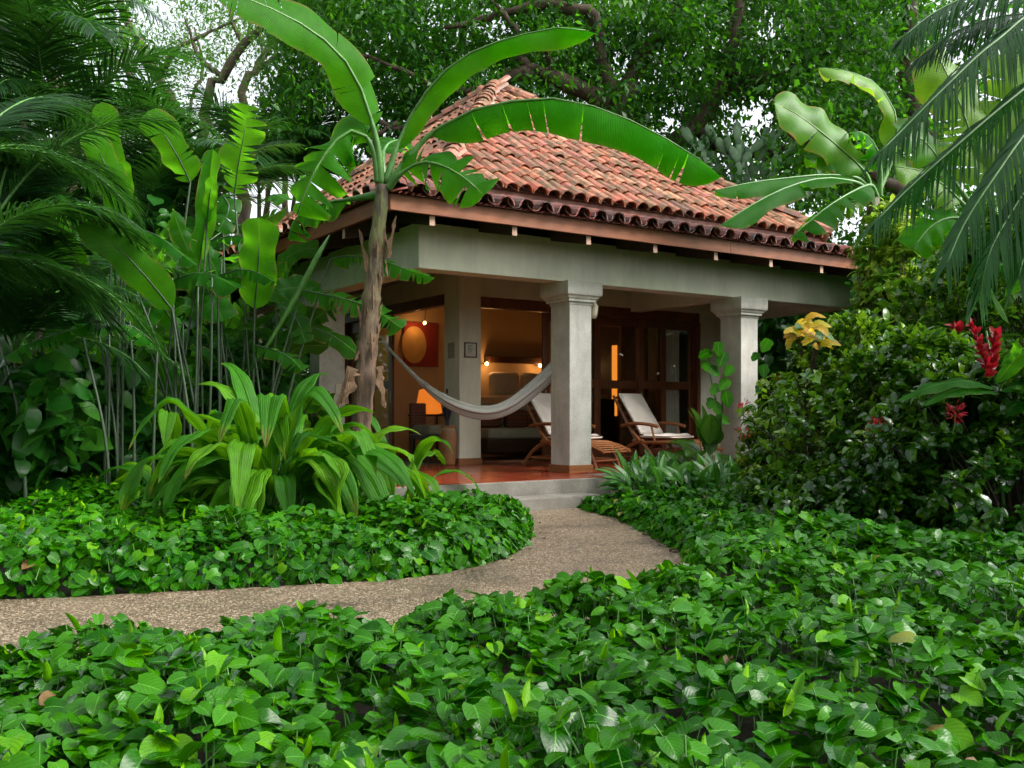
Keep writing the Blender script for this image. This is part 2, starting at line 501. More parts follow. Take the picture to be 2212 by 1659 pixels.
def empty(name, loc, label, cat, group=None, rz=0.0):
    o = bpy.data.objects.new(name, None)
    COL.objects.link(o)
    o.location = [float(x) for x in loc]
    o.rotation_euler = (0, 0, rz)
    o.empty_display_size = 0.2
    return tag(o, label, cat, group)


def add(name, me, parent=None):
    """link a mesh; vertices are given in world coordinates unless the parent is rotated (then in its frame)"""
    o = bpy.data.objects.new(name, me)
    COL.objects.link(o)
    if parent is not None:
        o.parent = parent
    return o


def mesh(name, V, F, mat, uv=None, tint=None, smooth=False):
    me = bpy.data.meshes.new(name)
    V = np.asarray(V, dtype=np.float32)
    if isinstance(F, np.ndarray) and F.ndim == 2:
        k = F.shape[1]
        me.vertices.add(len(V))
        me.vertices.foreach_set("co", V.ravel())
        me.loops.add(F.size)
        me.loops.foreach_set("vertex_index", F.ravel().astype(np.int32))
        me.polygons.add(len(F))
        me.polygons.foreach_set("loop_start", np.arange(0, F.size, k, dtype=np.int32))
        me.update(calc_edges=True)
        vi = F.ravel()
    else:
        me.from_pydata([tuple(map(float, v)) for v in V], [], [tuple(map(int, f)) for f in F])
        me.update()
        vi = None
    if mat is not None:
        me.materials.append(MAT[mat] if isinstance(mat, str) else mat)
    if tint is not None:
        a = me.attributes.new("tint", 'FLOAT', 'POINT')
        a.data.foreach_set("value", np.asarray(tint, dtype=np.float32))
    if uv is not None:
        a = me.attributes.new("UVMap", 'FLOAT_VECTOR', 'POINT')
        u3 = np.zeros((len(V), 3), dtype=np.float32)
        u3[:, :2] = uv
        a.data.foreach_set("vector", u3.ravel())
    if smooth:
        me.polygons.foreach_set("use_smooth", np.ones(len(me.polygons), dtype=bool))
    return me


class MB:
    """collects shapes into one mesh"""

    def __init__(self):
        self.V, self.F = [], []

    def add(self, V, F):
        o = len(self.V)
        self.V += [tuple(map(float, v)) for v in V]
        self.F += [tuple(int(i) + o for i in f) for f in F]
        return self

    def box(self, lo, hi, b=0.0):
        (x0, y0, z0), (x1, y1, z1) = lo, hi
        if b <= 0:
            V = [(x0, y0, z0), (x1, y0, z0), (x1, y1, z0), (x0, y1, z0), (x0, y0, z1), (x1, y0, z1), (x1, y1, z1), (x0, y1, z1)]
            F = [(3, 2, 1, 0), (4, 5, 6, 7), (0, 1, 5, 4), (1, 2, 6, 5), (2, 3, 7, 6), (3, 0, 4, 7)]
            return self.add(V, F)
        import bmesh
        bm = bmesh.new()
        bmesh.ops.create_cube(bm, size=1.0)
        for v in bm.verts:
            v.co = Vector(((x0 + x1) / 2 + v.co.x * (x1 - x0), (y0 + y1) / 2 + v.co.y * (y1 - y0), (z0 + z1) / 2 + v.co.z * (z1 - z0)))
        bmesh.ops.bevel(bm, geom=bm.edges[:] + bm.verts[:], offset=b, segments=2, profile=0.6, affect='EDGES')
        bm.verts.index_update()
        V = [v.co[:] for v in bm.verts]
        F = [[v.index for v in f.verts] for f in bm.faces]
        bm.free()
        return self.add(V, F)

    def tube(self, pts, rad, n=8, cap=True):
        pts = np.asarray(pts, float)
        if np.isscalar(rad):
            rad = [rad] * len(pts)
        T = np.gradient(pts, axis=0)
        T /= np.linalg.norm(T, axis=1)[:, None] + 1e-9
        ref = np.array([0, 0, 1.0]) if abs(T[0][2]) < 0.9 else np.array([1.0, 0, 0])
        V = []
        A = np.cross(T[0], ref)
        A /= np.linalg.norm(A)
        for i in range(len(pts)):
            A = A - T[i] * A.dot(T[i])
            A /= np.linalg.norm(A) + 1e-9
            B = np.cross(T[i], A)
            for k in range(n):
                a = 2 * math.pi * k / n
                V.append(pts[i] + rad[i] * (math.cos(a) * A + math.sin(a) * B))
        F = []
        for i in range(len(pts) - 1):
            for k in range(n):
                F.append((i * n + k, i * n + (k + 1) % n, (i + 1) * n + (k + 1) % n, (i + 1) * n + k))
        if cap:
            F.append(tuple(range(n))[::-1])
            F.append(tuple(range((len(pts) - 1) * n, len(pts) * n)))
        return self.add(V, F)

    def lathe(self, prof, n=20, c=(0, 0, 0)):
        V = []
        for r, z in prof:
            for k in range(n):
                a = 2 * math.pi * k / n
                V.append((c[0] + r * math.cos(a), c[1] + r * math.sin(a), c[2] + z))
        F = []
        for i in range(len(prof) - 1):
            for k in range(n):
                F.append((i * n + k, i * n + (k + 1) % n, (i + 1) * n + (k + 1) % n, (i + 1) * n + k))
        return self.add(V, F)

    def prism(self, poly, z0, z1):
        """poly: ccw list of (x, y)"""
        n = len(poly)
        V = [(x, y, z0) for x, y in poly] + [(x, y, z1) for x, y in poly]
        F = [tuple(range(n))[::-1], tuple(range(n, 2 * n))] + [(i, (i + 1) % n, n + (i + 1) % n, n + i) for i in range(n)]
        return self.add(V, F)

    def build(self, name, mat, parent=None, smooth=False):
        return add(name, mesh(name, self.V, self.F, mat, smooth=smooth), parent)


def spline(pts, n):
    """Catmull-Rom through pts, n samples evenly by parameter"""
    P = np.asarray(pts, float)
    if len(P) == 2:
        t = np.linspace(0, 1, n)[:, None]
        return P[0] * (1 - t) + P[1] * t
    Q = np.vstack([2 * P[0] - P[1], P, 2 * P[-1] - P[-2]])
    seg = np.linalg.norm(np.diff(P, axis=0), axis=1)
    cum = np.concatenate([[0], np.cumsum(seg)])
    out = []
    for s in np.linspace(0, cum[-1], n):
        i = min(np.searchsorted(cum, s, side='right') - 1, len(P) - 2)
        t = (s - cum[i]) / (seg[i] + 1e-9)
        p0, p1, p2, p3 = Q[i], Q[i + 1], Q[i + 2], Q[i + 3]
        out.append(0.5 * ((2 * p1) + (-p0 + p2) * t + (2 * p0 - 5 * p1 + 4 * p2 - p3) * t * t + (-p0 + 3 * p1 - 3 * p2 + p3) * t ** 3))
    return np.array(out)


def nrmz(v):
    v = np.asarray(v, float)
    return v / (np.linalg.norm(v) + 1e-9)


def paddle(t, a=0.16, b=0.8):
    """half-width profile of a paddle leaf: rounded base, parallel sides, rounded pointed tip"""
    if t < a:
        return math.sin(t / a * math.pi / 2) ** 0.6
    if t > b:
        x = (t - b) / (1 - b)
        return max(0.0, 1 - x ** 2.2) ** 0.7
    return 1.0


def lance(t):
    return max(0.0, math.sin(math.pi * min(1, t ** 0.75)) ** 0.8)


def blade(pts, hw, nrm, foldL=0.3, foldR=0.3, n=22, nc=3, prof=paddle, tears=0, gap=0.25, wav=0.0, tint=0.5, curl=0.0, wobble=0.12, pleat=0, brown=0.0):
    """leaf blade: midrib spline pts, half width hw (m), nrm the side facing up, fold>0 lifts the halves, curl<0 rolls margins down"""
    P = spline(pts, n)
    T = np.gradient(P, axis=0)
    T /= np.linalg.norm(T, axis=1)[:, None]
    L = np.concatenate([[0], np.cumsum(np.linalg.norm(np.diff(P, axis=0), axis=1))])
    V, F, U, TI = [], [], [], []
    nrm = np.asarray(nrm, float)
    ph = random.random() * 6.28
    for side, fold in ((-1, foldL), (1, foldR)):
        if tears:
            cuts = sorted(random.sample(range(2, n - 2), min(tears, n - 4)))
        else:
            cuts = []
        bounds = [0] + cuts + [n - 1]
        for bi in range(len(bounds) - 1):
            i0, i1 = bounds[bi], bounds[bi + 1]
            da = random.uniform(-0.35, 0.2) if tears else 0.0
            base = len(V)
            for i in range(i0, i1 + 1):
                t = i / (n - 1)
                w = hw * prof(t) * (1 + wobble * math.sin(t * 13 + ph + side))
                S = nrmz(np.cross(T[i], nrm)) * side
                N = nrmz(np.cross(S, T[i]) * side)
                if N.dot(nrm) < 0:
                    N = -N
                a = fold + da + wav * math.sin(t * 21 + ph * 2 + side * 1.3)
                f = 0.5 if i1 == i0 else (i - i0) / (i1 - i0)
                for j in range(nc + 1):
                    x = j / nc
                    al = a + curl * x
                    shift = 0.0
                    if tears and bi > 0:
                        shift += gap * hw * x ** 1.5 * (1 - f) * 0.5
                    if tears and bi < len(bounds) - 2:
                        shift -= gap * hw * x ** 1.5 * f * 0.5
                    zz = 0.0
                    if pleat:
                        zz = hw * 0.09 * (1 if j % 2 else -1) * min(1, w / hw)
                    pt = P[i] + S * w * x * math.cos(al) + N * (w * x * math.sin(al) + zz) + T[i] * (shift + 0.18 * w * x)
                    V.append(pt)
                    U.append((0.5 + side * 0.5 * x, L[i]))
                    TI.append(tint if (not brown or t < 1 - brown * (0.6 + 0.5 * math.sin(j * 2.1 + ph + side))) else 1.95)
            for i in range(i1 - i0):
                for j in range(nc):
                    a0 = base + i * (nc + 1) + j
                    q = (a0, a0 + 1, a0 + nc + 2, a0 + nc + 1)
                    F.append(q if side > 0 else q[::-1])
    return np.array(V), np.array(F), np.array(U), np.array(TI)


def leaf_obj(name, parent, mat, *a, **k):
    off = np.array(parent.location)
    V, F, U, TI = blade(*a, **k)
    return add(name, mesh(name, V - off, F, mat, U, TI, smooth=True), parent)


def stalk_obj(name, parent, mat, pts, r, n=6):
    off = np.array(parent.location)
    m = MB()
    m.tube(np.asarray(pts) - off, r, n)
    return m.build(name, mat, parent, True)


# ---- scattered small leaves -------------------------------------------------
def tmpl_simple(fold=0.25, w=0.42):
    """two folded triangles a side: 6 verts"""
    V = np.array([(0, 0, 0), (0, 0.55, 0.02), (0, 1, -0.06), (-w * 0.5, 0.4, fold * w * 0.5), (w * 0.5, 0.4, fold * w * 0.5)])
    F = np.array([(0, 3, 1), (1, 3, 2), (0, 1, 4), (1, 2, 4)])
    U = np.array([(0.5, 0), (0.5, 0.05), (0.5, 0.1), (0, 0.04), (1, 0.04)])
    return V, F, U


def tmpl_leaf(n=4, nc=1, prof=lance, w=0.3, fold=0.25, bend=-0.25, lobe=0.0, ripple=0.0):
    V, F, U = [], [], []
    for i in range(n + 1):
        t = i / n
        ww = w * prof(t)
        for j in range(-nc, nc + 1):
            x = j / nc
            y = t - lobe * (1 - t) ** 4 * abs(x) ** 1.5 * 1.0 + 0.06 * abs(x) * t * (1 - t)
            z = bend * (t - 0.25) ** 2 + fold * ww * abs(x) - 0.35 * fold * ww * x * x + ripple * math.sin(t * 9) * x * x
            V.append((ww * x, y, z))
            U.append((0.5 + 0.5 * x, t * 0.1))
    c = 2 * nc + 1
    for i in range(n):
        for j in range(2 * nc):
            a = i * c + j
            F.append((a, a + 1, a + c + 1))
            F.append((a, a + c + 1, a + c))
    return np.array(V, float), np.array(F), np.array(U, float)


def heart(t):
    return max(0.0, (math.sin(math.pi * min(1.0, (t * 0.93 + 0.07)) ** 0.68)) ** 0.68) if t < 1 else 0.0


def frames(dirs, norms):
    Yv = dirs / (np.linalg.norm(dirs, axis=1)[:, None] + 1e-9)
    Z = norms - Yv * np.sum(norms * Yv, axis=1)[:, None]
    Z /= np.linalg.norm(Z, axis=1)[:, None] + 1e-9
    X = np.cross(Yv, Z)
    return X, Yv, Z


def scatter(tmpl, pos, dirs, norms, scale, tint):
    V, F, U = tmpl
    X, Yv, Z = frames(dirs, norms)
    k = len(pos)
    W = (V[None, :, 0, None] * X[:, None, :] + V[None, :, 1, None] * Yv[:, None, :] + V[None, :, 2, None] * Z[:, None, :]) * scale[:, None, None] + pos[:, None, :]
    Fs = F[None] + (np.arange(k) * len(V))[:, None, None]
    return W.reshape(-1, 3), Fs.reshape(-1, F.shape[1]), np.tile(U, (k, 1)), np.repeat(tint, len(V))


def merge(lst):
    V, F, U, T = [], [], [], []
    o = 0
    for v, f, u, t in lst:
        V.append(v)
        F.append(f + o)
        U.append(u)
        T.append(t)
        o += len(v)
    return np.vstack(V), np.vstack(F), np.vstack(U), np.concatenate(T)


def rdir(k, up=0.0):
    d = rng.normal(size=(k, 3))
    d /= np.linalg.norm(d, axis=1)[:, None]
    d[:, 2] += up
    return d


def foliage(name, parent, mat, lst, smooth=False):
    V, F, U, T = merge(lst) if isinstance(lst, list) else lst
    off = np.array(parent.location) if parent is not None else 0
    return add(name, mesh(name, V - off, F, mat, U, T, smooth), parent)


# ================================================================== SETTING
# ---- ground
m = MB()
gx = np.concatenate([np.linspace(-300, -14, 6), np.linspace(-12, 12, 25), np.linspace(14, 300, 6)])
gy = np.concatenate([np.linspace(-60, -4, 4), np.linspace(-2, 26, 29), np.linspace(30, 500, 6)])
V, F = [], []
for j, y in enumerate(gy):
    for i, x in enumerate(gx):
        V.append((x, y, -0.02 + (0.012 * math.sin(x * 2.3) * math.cos(y * 1.9))))
for j in range(len(gy) - 1):
    for i in range(len(gx) - 1):
        a = j * len(gx) + i
        F.append((a, a + 1, a + 1 + len(gx), a + len(gx)))
tag(add("ground", mesh("ground", V, F, 'soil', smooth=True)), kind='structure')

# ---- path (aggregate concrete), far edge then near edge
PATH_FAR = [(-9.0, 4.6), (-6.0, 5.1), (-3.05, 5.75), (-2.1, 6.03), (-1.22, 6.3), (-0.645, 6.55), (-0.2, 7.1), (0.06, 7.8), (0.14, 8.7), (0.14, 9.7), (0.1, 11.4)]
PATH_NEAR = [(0.75, 11.75), (0.86, 10.9), (1.1, 10.2), (1.22, 9.3), (1.3, 8.4), (1.36, 7.5), (1.28, 6.85), (1.07, 6.05), (0.72, 5.45), (0.25, 4.98), (-0.5, 4.62), (-1.5, 4.3), (-3.0, 3.9), (-6.0, 3.2), (-9.0, 2.6)]


def smooth_open(pts, n):
    return spline([(x, y, 0) for x, y in pts], n)[:, :2]


pf = smooth_open(PATH_FAR, 70)
pn = smooth_open(PATH_NEAR, 90)
PATH = np.vstack([pf, pn])
m = MB()
m.prism([tuple(p) for p in PATH[::-1]], -0.08, 0.012)
tag(m.build("path", 'path'), kind='structure')


def poly_dist(P, poly):
    """signed distance: positive inside poly"""
    A = poly
    B = np.roll(poly, -1, axis=0)
    d = np.full(len(P), 1e9)
    inside = np.zeros(len(P), bool)
    for a, b in zip(A, B):
        ab = b - a
        t = np.clip(((P - a) @ ab) / (ab @ ab + 1e-12), 0, 1)
        d = np.minimum(d, np.linalg.norm(P - (a + t[:, None] * ab), axis=1))
        c = ((a[1] > P[:, 1]) != (b[1] > P[:, 1])) & (P[:, 0] < (b[0] - a[0]) * (P[:, 1] - a[1]) / (b[1] - a[1] + 1e-12) + a[0])
        inside ^= c
    return np.where(inside, d, -d)


# ================================================================== VILLA
villa = empty("garden_villa", HO, "cream villa with red clay tile roof, concrete columns and open porch", "house", rz=TH)


def vpart(name, mat, boxes, parent=villa, bevel=0.0, smooth=False):
    mm = MB()
    for lo, hi in boxes:
        mm.box(lo, hi, bevel)
    return mm.build(name, mat, parent, smooth)


# terrace: concrete base, red polished top, entry step
vpart("terrace_base", 'slab', [((-3.3, -0.81, -0.36), (0.02, -0.1, -0.008)), ((-2.9, -0.1, -0.36), (6.4, 8.4, -0.012))], bevel=0.012)
vpart("terrace_floor", 'redfloor', [((-3.25, -0.775, -0.0078), (-0.02, -0.098, 0.0)), ((-2.8, -0.098, -0.0118), (6.3, 2.6, 0.0))])
vpart("entry_step", 'slab', [((-3.0, -1.16, -0.4), (-0.42, -0.812, -0.175))], bevel=0.015)
vpart("room_floor", 'wood_dark', [((-0.2, 2.602, -0.0115), (6.3, 8.3, 0.002))])


def column(name, u, v, w, d, cap=True):
    c = vpart(name, 'concrete', [((u, v, 0.0), (u + w, v + d, 2.5))], bevel=0.008)
    vpart("skirting", 'wood_chair', [((u - 0.02, v - 0.02, 0.0), (u + w + 0.02, v + d + 0.02, 0.1))], c, 0.004)
    if cap:
        k = MB()
        prof = [(0.012, 2.215), (0.012, 2.245), (0.045, 2.25), (0.045, 2.285), (0.06, 2.29), (0.075, 2.315), (0.1, 2.335), (0.105, 2.36), (0.105, 2.508)]
        V, F = [], []
        for e, z in prof:
            V += [(u - e, v - e, z), (u + w + e, v - e, z), (u + w + e, v + d + e, z), (u - e, v + d + e, z)]
        for i in range(len(prof) - 1):
            for q in range(4):
                F.append((i * 4 + q, i * 4 + (q + 1) % 4, i * 4 + 4 + (q + 1) % 4, i * 4 + 4 + q))
        F.append((3, 2, 1, 0))
        n = (len(prof) - 1) * 4
        F.append((n, n + 1, n + 2, n + 3))
        k.add(V, F)
        k.build("capital", 'concrete', c)
    return c


column("column", 0.0, 0.0, 0.36, 0.42)
column("column", 3.2, 0.0, 0.36, 0.42)
c3 = column("column", -2.2, 3.09, 0.4, 0.36)
sw = vpart("light_switch", 'switch', [((-1.95, 3.075, 1.06), (-1.86, 3.0905, 1.21))], c3, 0.004)

# ring beam and porch ceiling
vpart("beam", 'plaster', [((-2.2, 0.06, 2.51), (6.1, 0.36, 3.06))], bevel=0.01)
vpart("beam", 'plaster', [((-2.198, 0.362, 2.511), (-1.9, 10.0, 3.058))], bevel=0.01)
vpart("beam", 'plaster', [((5.8, 0.362, 2.511), (6.098, 8.0, 3.058))], bevel=0.01)
vpart("beam", 'plaster', [((3.28, 0.362, 2.52), (3.5, 2.6, 2.98))], bevel=0.008)
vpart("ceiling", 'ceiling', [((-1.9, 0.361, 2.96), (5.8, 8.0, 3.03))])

# walls
vpart("wall", 'plaster', [((-0.18, 2.6, 2.59), (6.2, 2.8, 2.958))])
vpart("wall", 'plaster', [((4.95, 2.6, 0.0), (6.2, 2.802, 2.588))])
vpart("wall", 'plaster', [((-0.18, 2.96, 2.64), (0.02, 8.2, 2.957))])
vpart("wall", 'plaster', [((-0.19, 6.9, 0.0), (0.02, 8.2, 2.638))])
vpart("wall", 'plaster', [((6.0, 2.804, 0.0), (6.202, 8.2, 2.956))])
vpart("back_wall", 'plaster_room', [((0.02, 6.6, 0.0), (6.0, 6.8, 2.955))])
pil = vpart("corner_pillar", 'plaster', [((-0.2, 2.49, 0.0), (0.18, 2.95, 2.957))], bevel=0.006)
vpart("skirting", 'wood_chair', [((-0.215, 2.475, 0.0), (0.195, 2.965, 0.095))], pil, 0.003)
vpart("partition", 'wood_dark', [((4.72, 3.4, 0.0), (4.8, 6.6, 2.95))])
vpart("gap_glow", mat_emit('orange gap glow', (1.0, 0.3, 0.035), 0.36), [((4.69, 4.68, 0.72), (4.721, 4.81, 2.12))])  # emissive strip painted in for light spilling through a gap from beyond

# door joinery, front
jn = vpart("door_frame", 'wood_door', [((0.182, 2.63, 2.42), (4.94, 2.77, 2.588)), ((0.182, 2.63, 0.0), (0.24, 2.77, 2.418)), ((4.87, 2.61, 0.0), (4.948, 2.77, 2.418)), ((0.24, 2.63, 0.002), (4.87, 2.77, 0.03))], bevel=0.004)


def sliding_door(u0, u1, v, panes=True, z1=2.415, st=0.13, horiz=True):
    """glazed leaf along u (horiz) or along v"""
    def bx(a0, a1, z0, zz):
        return ((a0, v, z0), (a1, v + 0.05, zz)) if horiz else ((v, a0, z0), (v + 0.05, a1, zz))
    d = vpart("sliding_door", 'wood_door', [bx(u0, u0 + st, 0.03, z1), bx(u1 - st, u1, 0.03, z1), bx(u0 + st, u1 - st, 0.03, 0.16), bx(u0 + st, u1 - st, 2.27, z1), bx(u0 + st, u1 - st, 1.2, 1.34)], bevel=0.004)

    def px(a0, a1, z0, zz):
        return ((a0, v + 0.02, z0), (a1, v + 0.028, zz)) if horiz else ((v + 0.02, a0, z0), (v + 0.028, a1, zz))
    vpart("pane", 'glass', [px(u0 + st - 0.01, u1 - st + 0.01, 0.15, 1.21)], d)
    vpart("pane", 'glass', [px(u0 + st - 0.01, u1 - st + 0.01, 1.33, 2.28)], d)
    hz = vpart("handle", 'metal', [px(u0 + 0.04, u0 + 0.07, 0.95, 1.15)], d, 0.004)
    hz.location = (0, -0.025, 0) if horiz else (-0.025, 0, 0)
    return d


sliding_door(1.47, 2.66, 2.65)
sliding_door(2.48, 3.66, 2.71)
sliding_door(3.52, 4.14, 2.645, st=0.11)
sliding_door(4.0, 4.9, 2.705)
# left side joinery
vpart("door_frame", 'wood_door', [((-0.16, 2.952, 2.47), (-0.02, 6.898, 2.638)), ((-0.16, 2.952, 0.0), (-0.02, 3.02, 2.468)), ((-0.16, 6.82, 0.0), (-0.02, 6.898, 2.468))], bevel=0.004)
sliding_door(4.9, 5.95, -0.13, z1=2.465, horiz=False)
sliding_door(5.8, 6.82, -0.07, z1=2.465, horiz=False)
# panelled cupboard seen through the glass, sheer curtain
cup = vpart("cupboard_wall", 'slats', [((3.66, 3.3, 0.0), (4.3, 3.36, 2.9))])
V, F = [], []
for i in range(61):
    u = 4.08 + 0.52 * i / 60
    for z in (0.06, 1.2, 2.3):
        V.append((u + 0.004 * math.sin(z * 3 + i), 2.83 + 0.035 * math.sin(i * 0.83) + 0.01 * math.sin(i * 2.3 + z), z))
for i in range(60):
    for k in range(2):
        a = i * 3 + k
        F.append((a, a + 3, a + 4, a + 1))
add("curtain", mesh("curtain", V, F, 'curtain', smooth=True), villa)

# ---- eaves: fascia boards, rafters
EU0, EU1, EV0, EV1 = -2.97, 6.45, -0.74, 10.8
vpart("fascia_board", 'wood_fascia', [((EU0, EV0, 2.975), (2.2, EV0 + 0.045, 3.15))], bevel=0.004)
vpart("fascia_board", 'wood_fascia', [((2.205, EV0 + 0.001, 2.976), (EU1, EV0 + 0.046, 3.15))], bevel=0.004)
vpart("fascia_board", 'wood_fascia_side', [((EU0 + 0.001, EV0 + 0.047, 2.976), (EU0 + 0.046, EV1, 3.149))], bevel=0.004)
vpart("fascia_board", 'wood_fascia_side', [((EU1 - 0.046, EV0 + 0.047, 2.976), (EU1 - 0.001, EV1, 3.149))], bevel=0.004)


def rafter(p0, p1, ax):
    mm = MB()
    (u0, v0), (u1, v1) = p0, p1
    w = 0.035
    z0, z1 = 2.865, 3.11
    rise = 0.3
    if ax == 'v':
        V = [(u0 - w, v0, z0), (u0 + w, v0, z0), (u0 + w, v0, z1), (u0 - w, v0, z1), (u1 - w, v1, z0 + rise), (u1 + w, v1, z0 + rise), (u1 + w, v1, z1 + rise), (u1 - w, v1, z1 + rise)]
    else:
        V = [(u0, v0 + w, z0), (u0, v0 - w, z0), (u0, v0 - w, z1), (u0, v0 + w, z1), (u1, v1 + w, z0 + rise), (u1, v1 - w, z0 + rise), (u1, v1 - w, z1 + rise), (u1, v1 + w, z1 + rise)]
    F = [(0, 1, 2, 3), (7, 6, 5, 4), (0, 4, 5, 1), (1, 5, 6, 2), (2, 6, 7, 3), (3, 7, 4, 0)]
    mm.add(V, F)
    r = mm.build("rafter", 'wood_rafter', villa)
    e = MB()
    if ax == 'v':
        e.box((u0 - w + 0.002, v0 - 0.006, z0 + 0.002), (u0 + w - 0.002, v0 - 0.001, z1))
    else:
        e.box((u0 - 0.006, v0 - w + 0.002, z0 + 0.002), (u0 - 0.001, v0 + w - 0.002, z1))
    e.build("rafter_end", 'wood_pale', r)


for i in range(8):
    rafter((-2.43 + 1.1 * i, EV0 + 0.055), (-2.43 + 1.1 * i, 0.75), 'v')
for i in range(10):
    rafter((EU0 + 0.055, 0.6 + 1.1 * i), (-1.5, 0.6 + 1.1 * i), 'u')

# ---- roof
PIT = 1.018
roof_m = MB()


def rect(u0, v0, u1, v1, z):
    return [(u0, v0, z), (u1, v0, z), (u1, v1, z), (u0, v1, z)]


o_ = rect(EU0 - 0.02, EV0 - 0.02, EU1 + 0.02, EV1, 3.152)
i_ = rect(-1.45, 0.8, 6.1, 10.0, 3.56)
roof_m.add(o_ + i_, [(0, 1, 5, 4), (1, 2, 6, 5), (2, 3, 7, 6), (3, 0, 4, 7)])
P1 = (-1.5, 0.745, 6.15, 10.07)
AP1 = (2.3, 5.41, 6.93)
roof_m.add(rect(*P1, 3.79) + [AP1], [(0, 1, 4), (1, 2, 4), (2, 3, 4), (3, 0, 4), (3, 2, 1, 0)])
roof = roof_m.build("roof", 'deck', villa)
rb = MB()
for lo, hi in [((-1.46, 0.79, 3.5), (6.11, 0.84, 3.785)), ((-1.46, 0.842, 3.5), (-1.41, 10.0, 3.785)), ((6.06, 0.842, 3.5), (6.11, 10.0, 3.785))]:
    rb.box(lo, hi)
rb.build("riser_board", 'riser', roof)


def tile_mesh(name, r0, r1, L, th=0.014, n=7, warp=0.0, mat='tile', flip=False):
    V, F = [], []
    for y, r in ((0.0, r0), (L, r1)):
        for rr in (r, r - th):
            for k in range(n):
                a = math.pi * k / (n - 1)
                V.append((rr * math.cos(a) * (1 + warp * math.sin(a * 2 + y)), y + (0.012 * math.sin(a * 3 + warp * 40) if y == 0 else 0), rr * math.sin(a) * 0.95 - 0.012))
    o, i, o2, i2 = 0, n, 2 * n, 3 * n
    for k in range(n - 1):
        F += [(o + k, o + k + 1, o2 + k + 1, o2 + k), (i + k + 1, i + k, i2 + k, i2 + k + 1), (o + k + 1, o + k, i + k, i + k + 1)]
    if flip:
        V = [(x, y, -z) for x, y, z in V]
        F = [f[::-1] for f in F]
    return mesh(name, V, F, mat, smooth=False)


TM = [tile_mesh("roof_tile", 0.117, 0.098, 0.54, 0.016, warp=w) for w in (-0.05, 0.0, 0.06)]
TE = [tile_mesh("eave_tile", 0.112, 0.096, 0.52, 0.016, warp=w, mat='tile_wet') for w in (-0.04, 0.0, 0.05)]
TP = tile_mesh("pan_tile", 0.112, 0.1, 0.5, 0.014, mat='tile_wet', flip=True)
TH_ = [tile_mesh("hip_tile", 0.145, 0.12, 0.46, 0.018, warp=w) for w in (-0.05, 0.04)]
HIPW = tile_mesh("hip_tile", 0.14, 0.12, 0.45, 0.016, mat='tile_wet')


FIELD = []


def put(me, name, p, ex, gy_, parent, jit=1.0, collect=False):
    ex = nrmz(ex)
    gy_ = nrmz(np.asarray(gy_) - ex * np.dot(gy_, ex))
    nz = np.cross(ex, gy_)
    if nz[2] < 0:
        ex = -ex
        nz = -nz
    M = Matrix(((ex[0], gy_[0], nz[0], p[0]), (ex[1], gy_[1], nz[1], p[1]), (ex[2], gy_[2], nz[2], p[2]), (0, 0, 0, 1)))
    M = M @ Matrix.Rotation(random.gauss(0, 0.025) * jit, 4, 'Z') @ Matrix.Rotation(random.gauss(0.035, 0.018) * -1, 4, 'X') @ Matrix.Rotation(random.gauss(0, 0.06) * jit, 4, 'Y')
    s = random.uniform(0.95, 1.06)
    if collect:
        FIELD.append((me, M @ Matrix.Diagonal((s, s, s, 1))))
        return None
    o = bpy.data.objects.new(name, me)
    COL.objects.link(o)
    o.parent = parent
    o.matrix_basis = M @ Matrix.Diagonal((s, s, s, 1))
    return o


def tri_field(a, b, apex, sp, expo, meshes, name, lift=0.03, over=0.06):
    """tiles over a triangular roof face: a-b the eave, up to the apex"""
    a, b, apex = map(np.array, (a, b, apex))
    e = nrmz(b - a)
    Lb = np.linalg.norm(b - a)
    g = apex - a
    g = g - e * g.dot(e)
    H = np.linalg.norm(g)
    g = g / H
    n = nrmz(np.cross(e, g))
    if n[2] < 0:
        n = -n
    nc = int(round(Lb / sp))
    for c in range(nc):
        x = (c + 0.5) / nc * Lb
        hmax = H * (1 - abs(2 * x / Lb - 1))
        s = -over + random.uniform(-0.02, 0.02)
        while s < hmax - 0.1:
            p = a + e * x + g * s + n * (lift + random.uniform(-0.006, 0.006))
            put(random.choice(meshes), name, p, e, g, roof, collect=True)
            s += expo * random.uniform(0.97, 1.03)


Z0 = 3.8
c0, c1, c2_, c3_ = [(P1[0], P1[1], Z0), (P1[2], P1[1], Z0), (P1[2], P1[3], Z0), (P1[0], P1[3], Z0)]
tri_field(c0, c1, AP1, 0.23, 0.44, TM, "roof_tile")
tri_field(c3_, c0, AP1, 0.23, 0.44, TM, "roof_tile")
# the 300 tiles that show largest are pieces of their own, the farther ones one mass
EYE_L = Vector((-7.64, -10.1, 0.8))
FIELD.sort(key=lambda q: (q[1].translation - EYE_L).length)
for me, M_ in FIELD[:300]:
    o = bpy.data.objects.new("roof_tile", me)
    COL.objects.link(o)
    o.parent = roof
    o.matrix_basis = M_
mv, mf, mt_ = [], [], []
for me, M_ in FIELD[300:]:
    b0 = len(mv)
    mv += [tuple(M_ @ v.co) for v in me.vertices]
    mf += [tuple(i + b0 for i in p.vertices) for p in me.polygons]
    mt_ += [random.random()] * len(me.vertices)
tm_ = add("roof_tiles", mesh("roof_tiles", mv, mf, 'tile', tint=mt_), roof)
tm_["kind"] = "stuff"


def hip(a, b, me, expo, lift, name="hip_tile"):
    a, b = np.array(a), np.array(b)
    g = nrmz(b - a)
    e = np.cross(g, (0, 0, 1.0))
    L = np.linalg.norm(b - a)
    n = int((L - 0.3) / expo)
    for i in range(n + 1):
        p = a + g * (i * expo - 0.05) + np.array([0, 0, lift])
        put(random.choice(me), name, p, e, g, roof, 1.3)


